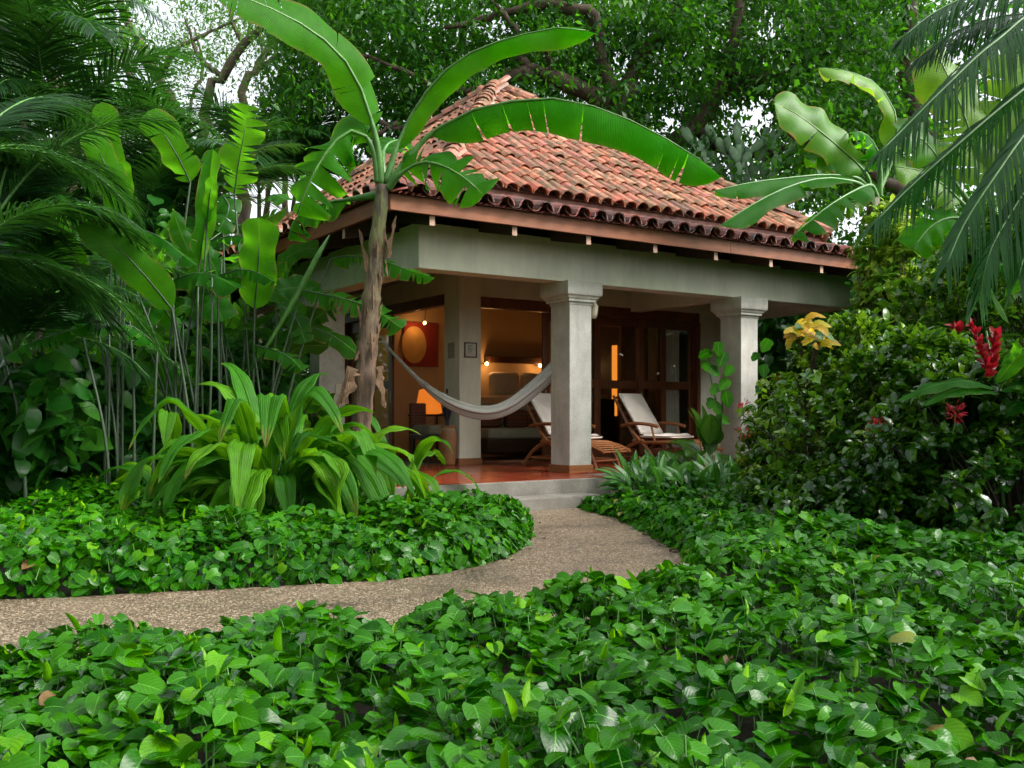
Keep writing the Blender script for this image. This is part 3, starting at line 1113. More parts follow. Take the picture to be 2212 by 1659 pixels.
ap = np.array(AP1) + [0, 0, 0.02]
for cc in (c0, c1, c3_):
    hip(cc, ap, TH_, 0.3, 0.095)


def mortar(a, b, r, lift):
    a, b = np.array(a), np.array(b)
    P = spline([a, b], 40)
    P[:, 2] += lift
    P += rng.normal(size=P.shape) * 0.012
    mm = MB()
    mm.tube(P, [r * random.uniform(0.75, 1.25) for _ in P], 9)
    mm.build("mortar_bed", 'mortar', roof, True)


for cc in (c0, c1, c3_):
    mortar(cc, ap, 0.115, 0.035)
# apex cap
mm = MB()
mm.lathe([(0.0, 0.19), (0.08, 0.18), (0.15, 0.12), (0.22, 0.0), (0.3, -0.16), (0.36, -0.3)], 9, AP1)
mm.build("apex_cap", 'tile', roof, True)

# eave skirt tiles: front then left side
SK = 0.42 / 1.54
gf = nrmz((0, 1, SK))
gl = nrmz((1, 0, SK))
N = int((EU1 - EU0 - 0.3) / 0.277)
for i in range(N):
    u = EU0 + 0.3 + i * 0.277
    for r_ in range(3):
        s = -0.12 + r_ * 0.46
        if u - EU0 < (s + 0.25):
            continue
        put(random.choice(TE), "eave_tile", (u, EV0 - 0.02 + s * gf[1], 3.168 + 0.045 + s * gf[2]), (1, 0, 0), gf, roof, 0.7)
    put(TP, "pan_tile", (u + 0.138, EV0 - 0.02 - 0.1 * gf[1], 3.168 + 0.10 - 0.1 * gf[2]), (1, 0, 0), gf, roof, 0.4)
N = int((EV1 - EV0 - 0.3) / 0.277)
for i in range(N):
    v = EV0 + 0.3 + i * 0.277
    for r_ in range(3):
        s = -0.12 + r_ * 0.46
        if v - EV0 < (s + 0.25):
            continue
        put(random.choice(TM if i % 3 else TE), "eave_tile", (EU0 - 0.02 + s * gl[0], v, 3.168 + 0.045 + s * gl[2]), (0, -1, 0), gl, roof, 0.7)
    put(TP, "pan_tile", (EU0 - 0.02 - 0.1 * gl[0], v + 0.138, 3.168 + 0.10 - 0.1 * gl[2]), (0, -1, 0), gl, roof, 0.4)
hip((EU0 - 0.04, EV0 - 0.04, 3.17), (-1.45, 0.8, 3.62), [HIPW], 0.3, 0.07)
# corrugated sheet under the eave tiles
for ax in (0, 1):
    V, F = [], []
    a0, a1 = (EU0 - 0.06, EU1) if ax == 0 else (EV0 - 0.06, EV1)
    n = int((a1 - a0) / 0.0125)
    for i in range(n + 1):
        a = a0 + (a1 - a0) * i / n
        w = 0.013 * math.sin(a / 0.078 * 2 * math.pi)
        for dd, zz in ((-0.085, 3.155), (0.35, 3.27)):
            V.append((a, EV0 + dd, zz + w) if ax == 0 else (EU0 + dd, a, zz + w))
    for i in range(n):
        F.append((2 * i, 2 * i + 2, 2 * i + 3, 2 * i + 1))
    add("corrugated_sheet", mesh("corrugated_sheet", V, F, 'corrugated', smooth=True), roof)

# ================================================================== PORCH THINGS


def deck_chair(loc, label, rz):
    e = empty("deck_chair", loc, label, "chair", "reclining deck chairs on the porch", rz)
    W = 0.29

    def bars(name, segs, mat='wood_chair', sz=0.022):
        mm = MB()
        for pts in segs:
            P = spline(pts, max(2, 6 if len(pts) > 2 else 2))
            mm.tube(P, sz, 4)
        return mm.build(name, mat, e)
    for s in (-1, 1):
        y = s * W
        bars("side_rail", [[(0.3, y, 0.36), (0.62, y, 0.34), (1.0, y, 0.36), (1.25, y, 0.33), (1.52, y, 0.24)]], sz=0.026)
        bars("leg", [[(0.52, y * 1.05, 0.37), (0.28, y * 1.05, 0.3), (0.08, y * 1.05, 0.16), (-0.06, y * 1.05, 0.0)]], sz=0.028)
        bars("leg", [[(0.3, y * 1.02, 0.5), (0.62, y * 1.02, 0.22), (0.78, y * 1.02, 0.0)]], sz=0.024)
        bars("leg", [[(1.2, y * 0.9, 0.32), (1.36, y * 0.9, 0.0)]], sz=0.022)
        bars("armrest", [[(0.1, y * 1.12, 0.585), (0.35, y * 1.12, 0.625), (0.62, y * 1.12, 0.615), (0.82, y * 1.12, 0.58)]], sz=0.026)
        bars("arm_post", [[(0.68, y * 1.1, 0.6), (0.74, y * 1.05, 0.36)]], sz=0.02)
        bars("back_post", [[(0.36, y * 0.95, 0.36), (0.12, y * 0.95, 0.72), (-0.1, y * 0.95, 1.05)]], sz=0.024)
    for seg in ([(0.06, -W, 0.12), (0.06, W, 0.12)], [(1.32, -W * 0.9, 0.1), (1.32, W * 0.9, 0.1)], [(0.1, -W * 0.98, 0.11), (1.3, -W * 0.9, 0.11)], [(0.1, W * 0.98, 0.11), (1.3, W * 0.9, 0.11)]):
        bars("stretcher", [seg], sz=0.018)
    for i in range(9):
        x = 0.98 + i * 0.062
        z = 0.365 - 0.16 * max(0, (x - 1.1) / 0.42) ** 1.3
        mm = MB()
        mm.box((x - 0.022, -W, z), (x + 0.022, W, z + 0.018), 0.003)
        mm.build("slat", 'wood_chair', e)
    for i in range(6):
        t = i / 5
        x, z = 0.34 - 0.42 * t, 0.42 + 0.6 * t
        mm = MB()
        mm.box((x - 0.012, -W, z - 0.02), (x + 0.006, W, z + 0.02), 0.003)
        mm.build("slat", 'wood_chair', e)

    def cushion(name, c0, c1, th, hw):
        c0, c1 = np.array(c0), np.array(c1)
        T = nrmz(c1 - c0)
        N = np.array([-T[2], 0, T[0]])
        if N[2] < 0:
            N = -N
        V, F = [], []
        nx, ny = 12, 8
        for side in (1, -1):
            for i in range(nx + 1):
                for j in range(ny + 1):
                    a, b_ = i / nx, j / ny
                    ed = min(a, 1 - a, b_, 1 - b_)
                    puff = min(1, (ed * 9)) ** 0.5
                    hgt = th / 2 * side * (0.45 + 0.55 * puff) if ed > 0 else th / 2 * side * 0.3
                    hgt += 0.006 * math.sin(a * 11 + b_ * 5) * puff
                    p = c0 + (c1 - c0) * a + np.array([0, (b_ * 2 - 1) * hw, 0]) + N * hgt
                    V.append(p)
        st = (nx + 1) * (ny + 1)
        for sidx in (0, 1):
            for i in range(nx):
                for j in range(ny):
                    a = sidx * st + i * (ny + 1) + j
                    q = (a, a + 1, a + ny + 2, a + ny + 1)
                    F.append(q if sidx else q[::-1])
        ring = [(i, 0) for i in range(nx)] + [(nx, j) for j in range(ny)] + [(i, ny) for i in range(nx, 0, -1)] + [(0, j) for j in range(ny, 0, -1)]
        idx = [i * (ny + 1) + j for i, j in ring]
        for k in range(len(idx)):
            a, b_ = idx[k], idx[(k + 1) % len(idx)]
            F.append((a, b_, b_ + st, a + st))
        add(name, mesh(name, V, F, 'cushion', smooth=True), e)
    cushion("back_cushion", (0.44, 0, 0.47), (0.0, 0, 1.08), 0.075, 0.27)
    cushion("seat_cushion", (0.42, 0, 0.43), (1.02, 0, 0.43), 0.085, 0.27)
    return e


deck_chair((0.42, 14.75, 0.33), "teak deck chair with cream cushion half hidden behind the near concrete column", R(-45))
deck_chair((1.84, 15.1, 0.33), "teak deck chair with cream cushion standing before the glazed cupboard doors", R(-47))

# hammock
hp = [D(826, 737, 13.35), D(866, 780, 13.28), D(915, 829, 13.2), D(960, 862, 13.1), D(1005, 883, 13.02), D(1055, 890, 12.98), D(1100, 876, 12.98), D(1150, 838, 13.0), D(1195, 795, 13.05), D(1240, 742, 13.1), D(1262, 700, 13.12)]
hw_ = [0.014, 0.018, 0.024, 0.055, 0.074, 0.08, 0.082, 0.084, 0.084, 0.055, 0.025]
ham = empty("hammock", hp[5] - np.array([0, 0, 0.12]), "sagging grey woven hammock strung between two porch columns", "hammock")
off = np.array(ham.location)
P = spline(hp, 60)
rr = np.interp(np.linspace(0, 1, 60), np.linspace(0, 1, len(hw_)), hw_)
V, F, U = [], [], []
n = 40
T = np.gradient(P, axis=0)
T /= np.linalg.norm(T, axis=1)[:, None]
for i in range(60):
    A = nrmz(np.cross(T[i], (0, 0, 1)))
    B = np.cross(A, T[i])
    for k in range(n + 1):
        a = 2 * math.pi * k / n
        f = 1 + 0.2 * math.sin(5 * a + i * 0.05) + 0.1 * math.sin(11 * a + i * 0.12)
        V.append(P[i] - off + rr[i] * f * (0.85 * math.cos(a) * A + math.sin(a) * B * (0.9 if math.sin(a) > 0 else 1.1)))
        U.append((k / n, i / 60 * 3.2))
for i in range(59):
    for k in range(n):
        a = i * (n + 1) + k
        F.append((a, a + 1, a + n + 2, a + n + 1))
add("net_body", mesh("net_body", V, np.array(F), 'hammock', np.array(U), smooth=True), ham)
mm = MB()
lp = [D(826, 737, 13.35) + 0.045 * np.array([math.cos(a), 0, math.sin(a)]) + np.array([-0.03, 0, 0.03]) for a in np.linspace(0, 6.28, 16)]
mm.tube(np.array(lp) - off, 0.012, 6)
mm.build("end_loop", 'hammock', ham, True)
mm = MB()
mm.tube(np.array([D(823, 734, 13.35), D(790, 712, 13.55), HL(-1.8, 3.12, 1.85)]) - off, 0.007, 5)
mm.build("tie_rope", 'twig', ham, True)
mm = MB()
mm.tube(np.array([D(1262, 700, 13.12), D(1276, 660, 13.1), D(1296, 632, 13.0)]) - off, 0.009, 5)
mm.tube(np.array([D(1281, 640, 13.0), D(1278, 690, 13.0)]) - off, 0.007, 5)
mm.build("tie_rope", 'rope', ham, True)
mm = MB()
mm.tube(np.array([D(1283, 652, 12.98), D(1285, 662, 12.98), D(1283, 676, 12.98), D(1282, 688, 12.98)]) - off, [0.02, 0.045, 0.05, 0.035], 8)
mm.build("tassel", 'linen', ham, True)
mm = MB()
for q in range(5):
    a0 = D(916 + q * 2, 822 + q, 13.15)
    mm.tube(np.array([a0, a0 + [0.005, 0, -0.05], a0 + [0.0, 0, -0.1 - 0.01 * q]]) - off, 0.004, 4)
mm.build("fringe", 'hammock', ham, True)

# jar with a folded umbrella, pictures on the pillar
jar = empty("clay_jar", HL(-0.36, 2.56, 0), "tall tan clay jar with rope collar at the foot of the white pillar", "jar")
mm = MB()
mm.lathe([(0.0, 0.005), (0.1, 0.005), (0.108, 0.03), (0.122, 0.2), (0.132, 0.4), (0.128, 0.48), (0.108, 0.535), (0.1, 0.56), (0.112, 0.58), (0.112, 0.595), (0.094, 0.595), (0.09, 0.54), (0.11, 0.46), (0.1, 0.1), (0.0, 0.06)], 28)
mm.build("vessel", 'clay', jar, True)
mm = MB()
for k in range(3):
    mm.tube([(0.112 * math.cos(a), 0.112 * math.sin(a), 0.525 + 0.012 * k + 0.004 * math.sin(a * 3 + k)) for a in np.linspace(0, 6.28, 30)], 0.008, 5)
mm.tube([(-0.1, -0.08, 0.53), (-0.13, -0.1, 0.5), (-0.12, -0.09, 0.46), (-0.1, -0.07, 0.5)], 0.007, 5)
mm.build("rope_collar", 'rope', jar, True)
um = empty("folded_umbrella", HL(-0.37, 2.57, 0.1), "folded navy umbrella standing in the clay jar", "umbrella")
mm = MB()
mm.lathe([(0.006, 0.0), (0.02, 0.3), (0.035, 0.5), (0.03, 0.56), (0.055, 0.66), (0.07, 0.74), (0.05, 0.8), (0.018, 0.86)], 10)
uo = mm.build("canopy", 'umbrella', um)
mm = MB()
mm.tube([(0, 0, 0.82), (0.0, 0, 1.0)], 0.009, 6)
mm.build("shaft", 'metal', um, True)
mm = MB()
mm.tube([(0.0, 0, 0.98), (0.0, 0, 1.05)], 0.018, 6)
mm.build("handle", 'wood_dark', um, True)

pic = empty("framed_drawing", HL(-0.01, 2.487, 1.74), "small framed line drawing hung on the white pillar", "picture", rz=TH)
mm = MB()
for lo, hi in [((-0.11, -0.016, -0.115), (-0.094, 0, 0.115)), ((0.094, -0.016, -0.115), (0.11, 0, 0.115)), ((-0.094, -0.016, -0.115), (0.094, 0, -0.099)), ((-0.094, -0.016, 0.099), (0.094, 0, 0.115))]:
    mm.box(lo, hi, 0.002)
mm.build("frame", 'wood_dark', pic)
mm = MB()
mm.box((-0.095, -0.006, -0.1), (0.095, -0.001, 0.1))
sh = mm.build("sheet", 'paper', pic)
mm = MB()
for q in range(6):
    c = np.array([random.uniform(-0.04, 0.04), -0.008, random.uniform(-0.03, 0.05)])
    mm.tube([c + 0.03 * np.array([math.cos(a) * random.uniform(0.7, 1.2), 0, math.sin(a)]) for a in np.linspace(0, 5, 12)], 0.0022, 4)
mm.build("drawing_lines", 'ink', sh)
pl = empty("wall_plaque", HL(-0.203, 2.72, 1.74), "pale carved plaque on the shaded side of the pillar", "plaque", rz=TH)
mm = MB()
mm.box((-0.012, -0.1, -0.12), (0.0, 0.1, 0.12), 0.004)
mm.build("slab", 'plaque', pl)
mm = MB()
for q in range(5):
    c = np.array([-0.014, random.uniform(-0.05, 0.05), random.uniform(-0.06, 0.06)])
    mm.tube([c + 0.035 * np.array([0, math.cos(a), math.sin(a)]) for a in np.linspace(q, q + 3.5, 10)], 0.005, 4)
mm.build("carving", 'plaque', pl)

# ================================================================== ROOM THINGS
bed = empty("bed", HL(3.45, 5.5, 0), "wide bed with pale pillows under the lit shelf", "bed", rz=TH)
mm = MB(); mm.box((-1.0, -0.95, 0.35), (1.0, 0.95, 0.85), 0.02); mm.build("base", 'wood_dark', bed)
mm = MB(); mm.box((-0.98, -0.92, 0.85), (0.98, 0.95, 1.12), 0.06); mm.build("mattress", 'linen', bed, True)
mm = MB(); mm.box((-1.04, -1.02, 0.2), (1.04, -0.96, 1.05), 0.01); mm.build("footboard", 'wood_dark', bed)
for s in (-0.38, 0.38):
    mm = MB(); mm.box((s - 0.34, 0.66, 1.12), (s + 0.34, 0.85, 1.6), 0.08); mm.build("pillow", 'linen', bed, True)
shelf = empty("headboard_shelf", HL(3.48, 6.5, 1.8), "dark wooden shelf on the wall above the bed", "shelf", rz=TH)
mm = MB(); mm.box((-0.68, -0.12, 0.0), (0.72, 0.098, 0.13), 0.008); mm.build("board", 'wood_dark', shelf)


def warm_light(name, loc, power, r=0.03, col=(1.0, 0.5, 0.18)):
    l = bpy.data.lights.new(name, 'POINT')
    l.energy = power
    l.color = col
    l.shadow_soft_size = r
    o = bpy.data.objects.new(name, l)
    COL.objects.link(o)
    o.location = [float(x) for x in loc]
    return o


for (u, s) in ((2.76, "small glowing reading lamp at the pillar end of the shelf"), (4.08, "small glowing reading lamp at the door end of the shelf")):
    wl = empty("reading_lamp", HL(u, 6.42, 1.77), s, "lamp", "reading lamps over the bed", TH)
    mm = MB(); mm.lathe([(0.0, 0.035), (0.02, 0.03), (0.034, 0.0), (0.02, -0.03), (0.0, -0.035)], 12); mm.build("bulb", 'bulb', wl, True)
    mm = MB(); mm.tube([(0, 0.02, 0), (0, 0.18, 0.02)], 0.012, 6); mm.build("bracket", 'metal', wl)
    warm_light("reading_light", HL(u, 6.3, 1.76), 1.1, 0.04)
paint = empty("painting", HL(1.38, 6.585, 1.68), "square red painting with a large ochre disc", "painting", rz=TH)
mm = MB(); mm.box((-0.42, -0.03, 0.0), (0.34, 0.0, 0.86), 0.004); mm.build("canvas", 'canvas_red', paint)
mm = MB(); mm.add([(-0.2 + 0.27 * math.cos(a), -0.034, 0.42 + 0.36 * math.sin(a)) for a in np.linspace(0, 6.283, 40, endpoint=False)], [tuple(range(40))]); mm.build("disc", 'canvas_sun', paint)
spot = empty("picture_spotlight", HL(1.22, 6.2, 2.5), "tiny bright spotlight hanging before the red painting", "lamp", rz=TH)
mm = MB(); mm.lathe([(0.0, 0.03), (0.018, 0.025), (0.028, 0.0), (0.015, -0.025), (0, -0.03)], 12); mm.build("bulb", 'bulb', spot, True)
mm = MB(); mm.tube([(0, 0, 0.03), (0.02, 0.0, 0.2), (0.03, 0, 0.45)], 0.006, 5); mm.build("cord", 'wood_dark', spot)
warm_light("picture_light", HL(1.15, 6.35, 2.42), 0.6, 0.03)
tab = empty("side_table", HL(0.66, 5.0, 0), "dark side table under the orange lamp", "table", rz=TH)
mm = MB(); mm.box((-0.3, -0.25, 0.72), (0.3, 0.25, 0.76), 0.006); mm.build("top", 'wood_dark', tab)
for sx in (-0.26, 0.26):
    for sy in (-0.21, 0.21):
        mm = MB(); mm.box((sx - 0.025, sy - 0.025, 0), (sx + 0.025, sy + 0.025, 0.72)); mm.build("leg", 'wood_chair', tab)
tl = empty("table_lamp", HL(0.62, 4.95, 0.76), "glowing orange table lamp seen under the hammock", "lamp")
mm = MB(); mm.lathe([(0.16, 0.0), (0.24, 0.02), (0.23, 0.1), (0.17, 0.42), (0.12, 0.44)], 24); mm.build("lamp_shade", 'lampshade', tl, True)
mm = MB(); mm.lathe([(0.0, 0.0), (0.1, 0.0), (0.1, 0.02), (0.03, 0.04), (0.03, 0.15)], 16); mm.build("base", 'wood_dark', tl, True)
warm_light("table_light", HL(0.62, 4.95, 1.4), 0.9, 0.08, (1.0, 0.42, 0.12))
day = empty("daybed", HL(1.95, 4.15, 0), "low beige daybed at the foot of the bed", "sofa", rz=TH)
mm = MB(); mm.box((-0.85, -0.4, 0.1), (0.85, 0.4, 0.34), 0.01); mm.build("base", 'wood_dark', day)
mm = MB(); mm.box((-0.83, -0.4, 0.34), (0.83, 0.38, 0.52), 0.04); mm.build("seat_cushion", 'sofa_fabric', day, True)
mm = MB(); mm.box((-0.84, 0.28, 0.5), (0.84, 0.42, 0.95), 0.03); mm.build("backrest", 'sofa_fabric', day, True)
for x in (-0.45, 0.1, 0.55):
    mm = MB(); mm.box((x - 0.22, 0.08, 0.52), (x + 0.22, 0.26, 0.84), 0.06); mm.build("striped_cushion", 'stripe', day, True)
arm = empty("armchair", HL(0.38, 4.2, 0), "low chair with pale seat pad behind the open left doors", "chair", rz=TH)
mm = MB(); mm.box((-0.32, -0.28, 0.42), (0.32, 0.3, 0.58), 0.04); mm.build("seat_cushion", 'sofa_fabric', arm, True)
mm = MB(); mm.box((-0.34, -0.3, 0.34), (0.34, 0.34, 0.42), 0.006); mm.build("seat_frame", 'wood_dark', arm)
for sx in (-0.3, 0.3):
    for sy in (-0.26, 0.3):
        mm = MB(); mm.box((sx - 0.025, sy - 0.025, 0), (sx + 0.025, sy + 0.025, 0.34)); mm.build("leg", 'wood_dark', arm)
mm = MB(); mm.box((-0.34, 0.3, 0.42), (-0.05, 0.4, 0.95), 0.03); mm.build("backrest", 'stripe', arm, True)

# ================================================================== PLANTS
def plant(name, base, label, cat, group=None):
    return empty(name, base, label, cat, group)


def pts3(lst):
    """[(x, y, Y), ...] photo coordinates with distance -> world"""
    return [D(*p) for p in lst]


# ---- banana before the porch corner
ban = plant("banana_plant", (D(768, 1100, 9.6)[0], 9.6, 0), "tall banana plant with brown peeling stem before the porch corner", "banana plant")
BY = 9.6
stem_pts = spline([D(764, 1140, BY), D(770, 1010, BY), D(783, 880, BY), D(793, 760, BY), D(806, 600, BY), D(819, 480, BY), D(826, 400, BY)], 46)
stem_r = np.interp(np.linspace(0, 1, 46), [0, 0.2, 0.4, 0.52, 0.7, 0.85, 1], [0.15, 0.14, 0.135, 0.14, 0.115, 0.1, 0.085])
stem_r = 0.74 * stem_r * (1 + 0.07 * np.sin(np.arange(46) * 1.7) + 0.05 * rng.normal(size=46))
mm = MB()
mm.tube(stem_pts - np.array(ban.location), stem_r, 14)
mm.build("stem", 'pseudostem', ban, True)


def flake(parent, c, r, ang, L, w, out, mat='husk', up=-1):
    """peeling strip of sheath: starts at the stem, curls away"""
    c = np.array(c)
    d = np.array([math.cos(ang), math.sin(ang), 0])
    P = [c + d * r, c + d * (r + out * 0.35) + [0, 0, up * L * 0.4], c + d * (r + out * 0.8) + [0, 0, up * L * 0.75], c + d * (r + out) + [0, 0, up * L]]
    return leaf_obj("dry_sheath", parent, mat, P, w, d + np.array([0, 0, 0.2]), -0.7, -0.7, n=9, nc=3, prof=lambda t: (1 - t) ** 0.4 * 0.9 + 0.1 * math.sin(t * 20) ** 2, wav=0.4, tint=random.random(), wobble=0.35)


for i in range(24):
    k = random.randint(3, 40)
    a = random.uniform(-2.9, 0.2)
    flake(ban, stem_pts[k], stem_r[k] * 0.95, a, random.uniform(0.15, 0.4), random.uniform(0.02, 0.05), random.uniform(0.01, 0.06), up=random.choice((-1, -1, 1)))
flake(ban, D(775, 790, BY - 0.1), 0.12, -2.6, 0.5, 0.1, 0.14)
flake(ban, D(770, 800, BY - 0.1), 0.1, -2.2, 0.34, 0.11, 0.1)
flake(ban, D(815, 790, BY - 0.1), 0.06, -0.6, 0.42, 0.07, 0.05)
for (x, y, a) in ((806, 560, -2.5), (826, 530, -0.4)):
    flake(ban, D(x, y + 30, BY), 0.09, a, 0.42, 0.05, 0.07, up=1)


def bleaf(parent, pts, hw, nrm, fl, fr, tears=0, tint=0.5, mat='banana', n=40, pet=0, wav=0.12, petr=0.035, gap=0.2, curl=-0.3, prof=paddle, wobble=0.1):
    """banana leaf: the first pet points are the stalk, the rest the blade"""
    P = pts3(pts)
    if pet:
        S = spline(P, 60)
        k = int(60 * pet / (len(P) - 1))
        st = S[:k + 1]
        bl = S[k:]
        stalk_obj("leaf_stalk", parent, 'stem_green', np.vstack([st, bl[2:54:6]]), list(np.linspace(petr * 1.25, petr * 0.75, len(st))) + list(np.linspace(petr * 0.5, 0.005, len(bl[2:54:6]))), 8)
        P = bl[::4] if len(bl) > 12 else bl
    return leaf_obj("leaf", parent, mat, P, hw, nrm, fl, fr, n=n, nc=5, tears=tears, gap=gap, wav=wav, tint=tint, curl=curl, prof=prof, wobble=wobble)


bleaf(ban, [(824, 400, BY), (818, 330, BY - 0.05), (806, 275, BY - .1), (785, 205, BY - .2), (748, 135, BY - .35), (690, 78, BY - .55), (610, 30, BY - .8), (500, -15, BY - 1.1), (420, -30, BY - 1.3)], 0.235, (0.35, -0.8, 0.5), -0.15, 0.25, 7, 0.65, pet=1.6, gap=0.05, wav=0.1, curl=-0.25)
bleaf(ban, [(834, 395, BY), (856, 320, BY), (885, 255, BY), (930, 188, BY - .1), (990, 130, BY - .2), (1070, 92, BY - .3), (1150, 70, BY - .35), (1230, 58, BY - .4), (1284, 72, BY - .45)], 0.19, (-0.35, -0.45, 0.85), -0.25, -0.9, 0, 0.75, pet=1.0, wav=0.3, curl=-0.5)
bleaf(ban, [(838, 402, BY), (880, 345, BY - .05), (930, 290, BY - .1), (1000, 246, BY - .2), (1080, 224, BY - .3), (1170, 212, BY - .35), (1260, 224, BY - .4), (1350, 255, BY - .4), (1440, 300, BY - .35), (1520, 350, BY - .3), (1568, 392, BY - .3)], 0.315, (0.0, -0.35, 0.95), -0.15, -0.95, 8, 0.45, pet=1.7, gap=0.07, wav=0.12, curl=-0.45)
bleaf(ban, [(818, 395, BY), (808, 330, BY - .05), (785, 288, BY - .1), (750, 285, BY - .15), (712, 320, BY - .2), (680, 370, BY - .25), (655, 425, BY - .25), (640, 470, BY - .2)], 0.34, (-0.12, -0.97, 0.12), -0.1, -0.25, 7, 0.6, pet=1.7, gap=0.22, wav=0.15)
bleaf(ban, [(838, 405, BY), (870, 372, BY - .1), (915, 350, BY - .2), (965, 362, BY - .3), (1010, 390, BY - .35), (1048, 425, BY - .4)], 0.26, (0.1, -0.93, 0.3), 0.0, -0.15, 7, 0.45, pet=0.9, gap=0.22, wav=0.15)
bleaf(ban, [(830, 395, BY + .1), (826, 340, BY + .2), (840, 310, BY + .5), (870, 300, BY + .9)], 0.2, (0, -.8, .5), 0.1, 0.1, 0, 0.3, pet=1.0)
bleaf(ban, [(816, 420, BY + .1), (760, 430, BY + .3), (700, 440, BY + .4), (640, 470, BY + .5), (620, 520, BY + .5)], 0.24, (-0.3, -0.6, 0.7), -0.3, -0.4, 5, 0.1, pet=1.2)

# ---- heliconia clumps on the left
HCL = {}


def hclump(key, x, Y, label):
    HCL[key] = (plant("heliconia_clump", (D(x, 900, Y)[0], Y, 0), label, "heliconia", "heliconia clumps beside the villa"), x, Y)


hclump('a', 250, 10.6, "heliconia clump with three upright bright paddle leaves at far left")
hclump('b', 390, 11.2, "heliconia clump with tall grey stalks between the palms and the villa")
hclump('c', 520, 11.8, "heliconia clump with feathery torn leaf rising beside the roof corner")
hclump('d', 600, 11.0, "heliconia clump with ragged leaves under the side eaves")


def hleaf(key, pts, hwpx, tears=0, tint=0.7, nrm=(0.1, -0.9, 0.4), fl=0.1, fr=0.1, dY=0.0, stem=True, gx=None, wav=0.1, gap=0.22, curl=-0.15):
    pl_, cx_, Y = HCL[key]
    Y = Y + dY
    P = [D(x, y, Y - 0.12 * i) for i, (x, y) in enumerate(pts)]
    S = spline(P, 16)
    leaf_obj("leaf", pl_, 'heliconia', S, hwpx / FPX * Y, nrm, fl, fr, n=30, nc=4, tears=tears, gap=gap, wav=wav, tint=tint, curl=curl)
    g = D(gx if gx is not None else cx_ + random.uniform(-50, 50), 1000, Y)
    g[2] = 0
    if stem:
        b = P[0]
        mid = b * 0.45 + g * 0.55 + np.array([(g[0] - b[0]) * 0.25, 0, 0])
        st = spline([g, mid, b], 12)
        stalk_obj("stalk", pl_, 'stem_pale', np.vstack([st, S[2:14:3]]), list(np.linspace(0.019, 0.011, 12)) + [0.009, 0.007, 0.006, 0.003], 6)


hleaf('a', [(246, 440), (238, 340), (221, 221)], 29, 1, 0.85)
hleaf('a', [(266, 486), (240, 385), (208, 318), (180, 286)], 31, 0, 0.8, dY=-0.3)
hleaf('a', [(272, 470), (270, 400), (266, 346)], 17, 0, 1.0, dY=0.1)
hleaf('a', [(248, 560), (240, 500), (262, 430)], 22, 0, 0.9, dY=0.3)
hleaf('a', [(372, 668), (330, 615), (283, 562), (225, 515), (168, 488)], 37, 0, 0.75, nrm=(-0.35, -0.75, 0.55), dY=-0.6, gx=420)
hleaf('a', [(193, 622), (165, 560), (135, 505), (106, 467)], 21, 5, 0.8, dY=-0.4)
hleaf('a', [(222, 660), (226, 720), (231, 788)], 22, 0, 0.85, nrm=(0, -1, 0.1), dY=0.4)
hleaf('a', [(340, 750), (300, 712), (245, 695), (190, 700), (152, 716)], 30, 8, 0.35, nrm=(0, -0.5, 0.85), fl=-0.5, fr=-0.6, dY=-0.9, gx=330)
hleaf('a', [(175, 708), (120, 722), (60, 742), (10, 772)], 30, 9, 0.4, nrm=(0, -0.5, 0.85), fl=-0.5, fr=-0.5, dY=-1.0, gx=240)
hleaf('a', [(-60, 560), (20, 540), (90, 556), (165, 592)], 22, 12, 0.55, nrm=(0, -0.5, 0.85), fl=-0.35, fr=-0.4, dY=-1.2, gx=60)
hleaf('b', [(411, 394), (388, 345), (352, 285), (320, 240)], 34, 2, 0.85, nrm=(-0.1, -0.9, 0.4))
hleaf('b', [(432, 565), (445, 463), (460, 322)], 24, 2, 0.45, fl=0.7, fr=0.6)
hleaf('b', [(448, 480), (452, 430), (460, 380)], 13, 0, 0.95, dY=-0.1)
hleaf('b', [(235, 482), (290, 490), (350, 515), (422, 572)], 24, 14, 0.15, nrm=(0, -0.4, 0.9), fl=-0.4, fr=-0.5, gx=400, dY=-0.4)
hleaf('b', [(360, 612), (420, 590), (470, 598), (514, 622)], 36, 4, 0.2, nrm=(0, -0.5, 0.85), fl=-0.2, fr=-0.4, dY=-0.2)
hleaf('b', [(430, 608), (455, 640), (482, 694)], 36, 0, 0.5, nrm=(0.2, -0.8, 0.5), dY=0.2)
hleaf('b', [(300, 690), (330, 650), (352, 640), (392, 660)], 22, 3, 0.4, nrm=(0, -0.6, 0.8), dY=0.1)
hleaf('b', [(330, 640), (318, 690), (300, 740)], 26, 0, 0.5, nrm=(0, -1, 0.1), dY=0.5)
hleaf('b', [(395, 700), (370, 690), (330, 610)], 28, 1, 0.45, dY=0.6)
hleaf('c', [(506, 420), (515, 355), (528, 285), (537, 227)], 40, 11, 0.9, gap=0.3)
hleaf('c', [(550, 668), (556, 600), (560, 530), (558, 470)], 38, 0, 0.7, nrm=(0.05, -1, 0.15), dY=-0.7, gx=545)
hleaf('c', [(445, 522), (500, 510), (545, 515), (585, 535)], 22, 10, 0.15, nrm=(0, -0.4, 0.9), fl=-0.5, fr=-0.5, dY=-0.5)
hleaf('c', [(470, 596), (520, 582), (560, 590), (596, 610)], 22, 12, 0.05, nrm=(0, -0.4, 0.9), fl=-0.6, fr=-0.6, dY=-0.8)
hleaf('c', [(480, 420), (495, 450), (470, 500)], 26, 4, 0.25, dY=0.3)
hleaf('c', [(560, 440), (590, 420), (620, 432)], 26, 2, 0.3, nrm=(0, -0.5, 0.85), dY=0.6)
hleaf('c', [(484, 720), (500, 690), (515, 660)], 20, 1, 0.8, dY=0.1)
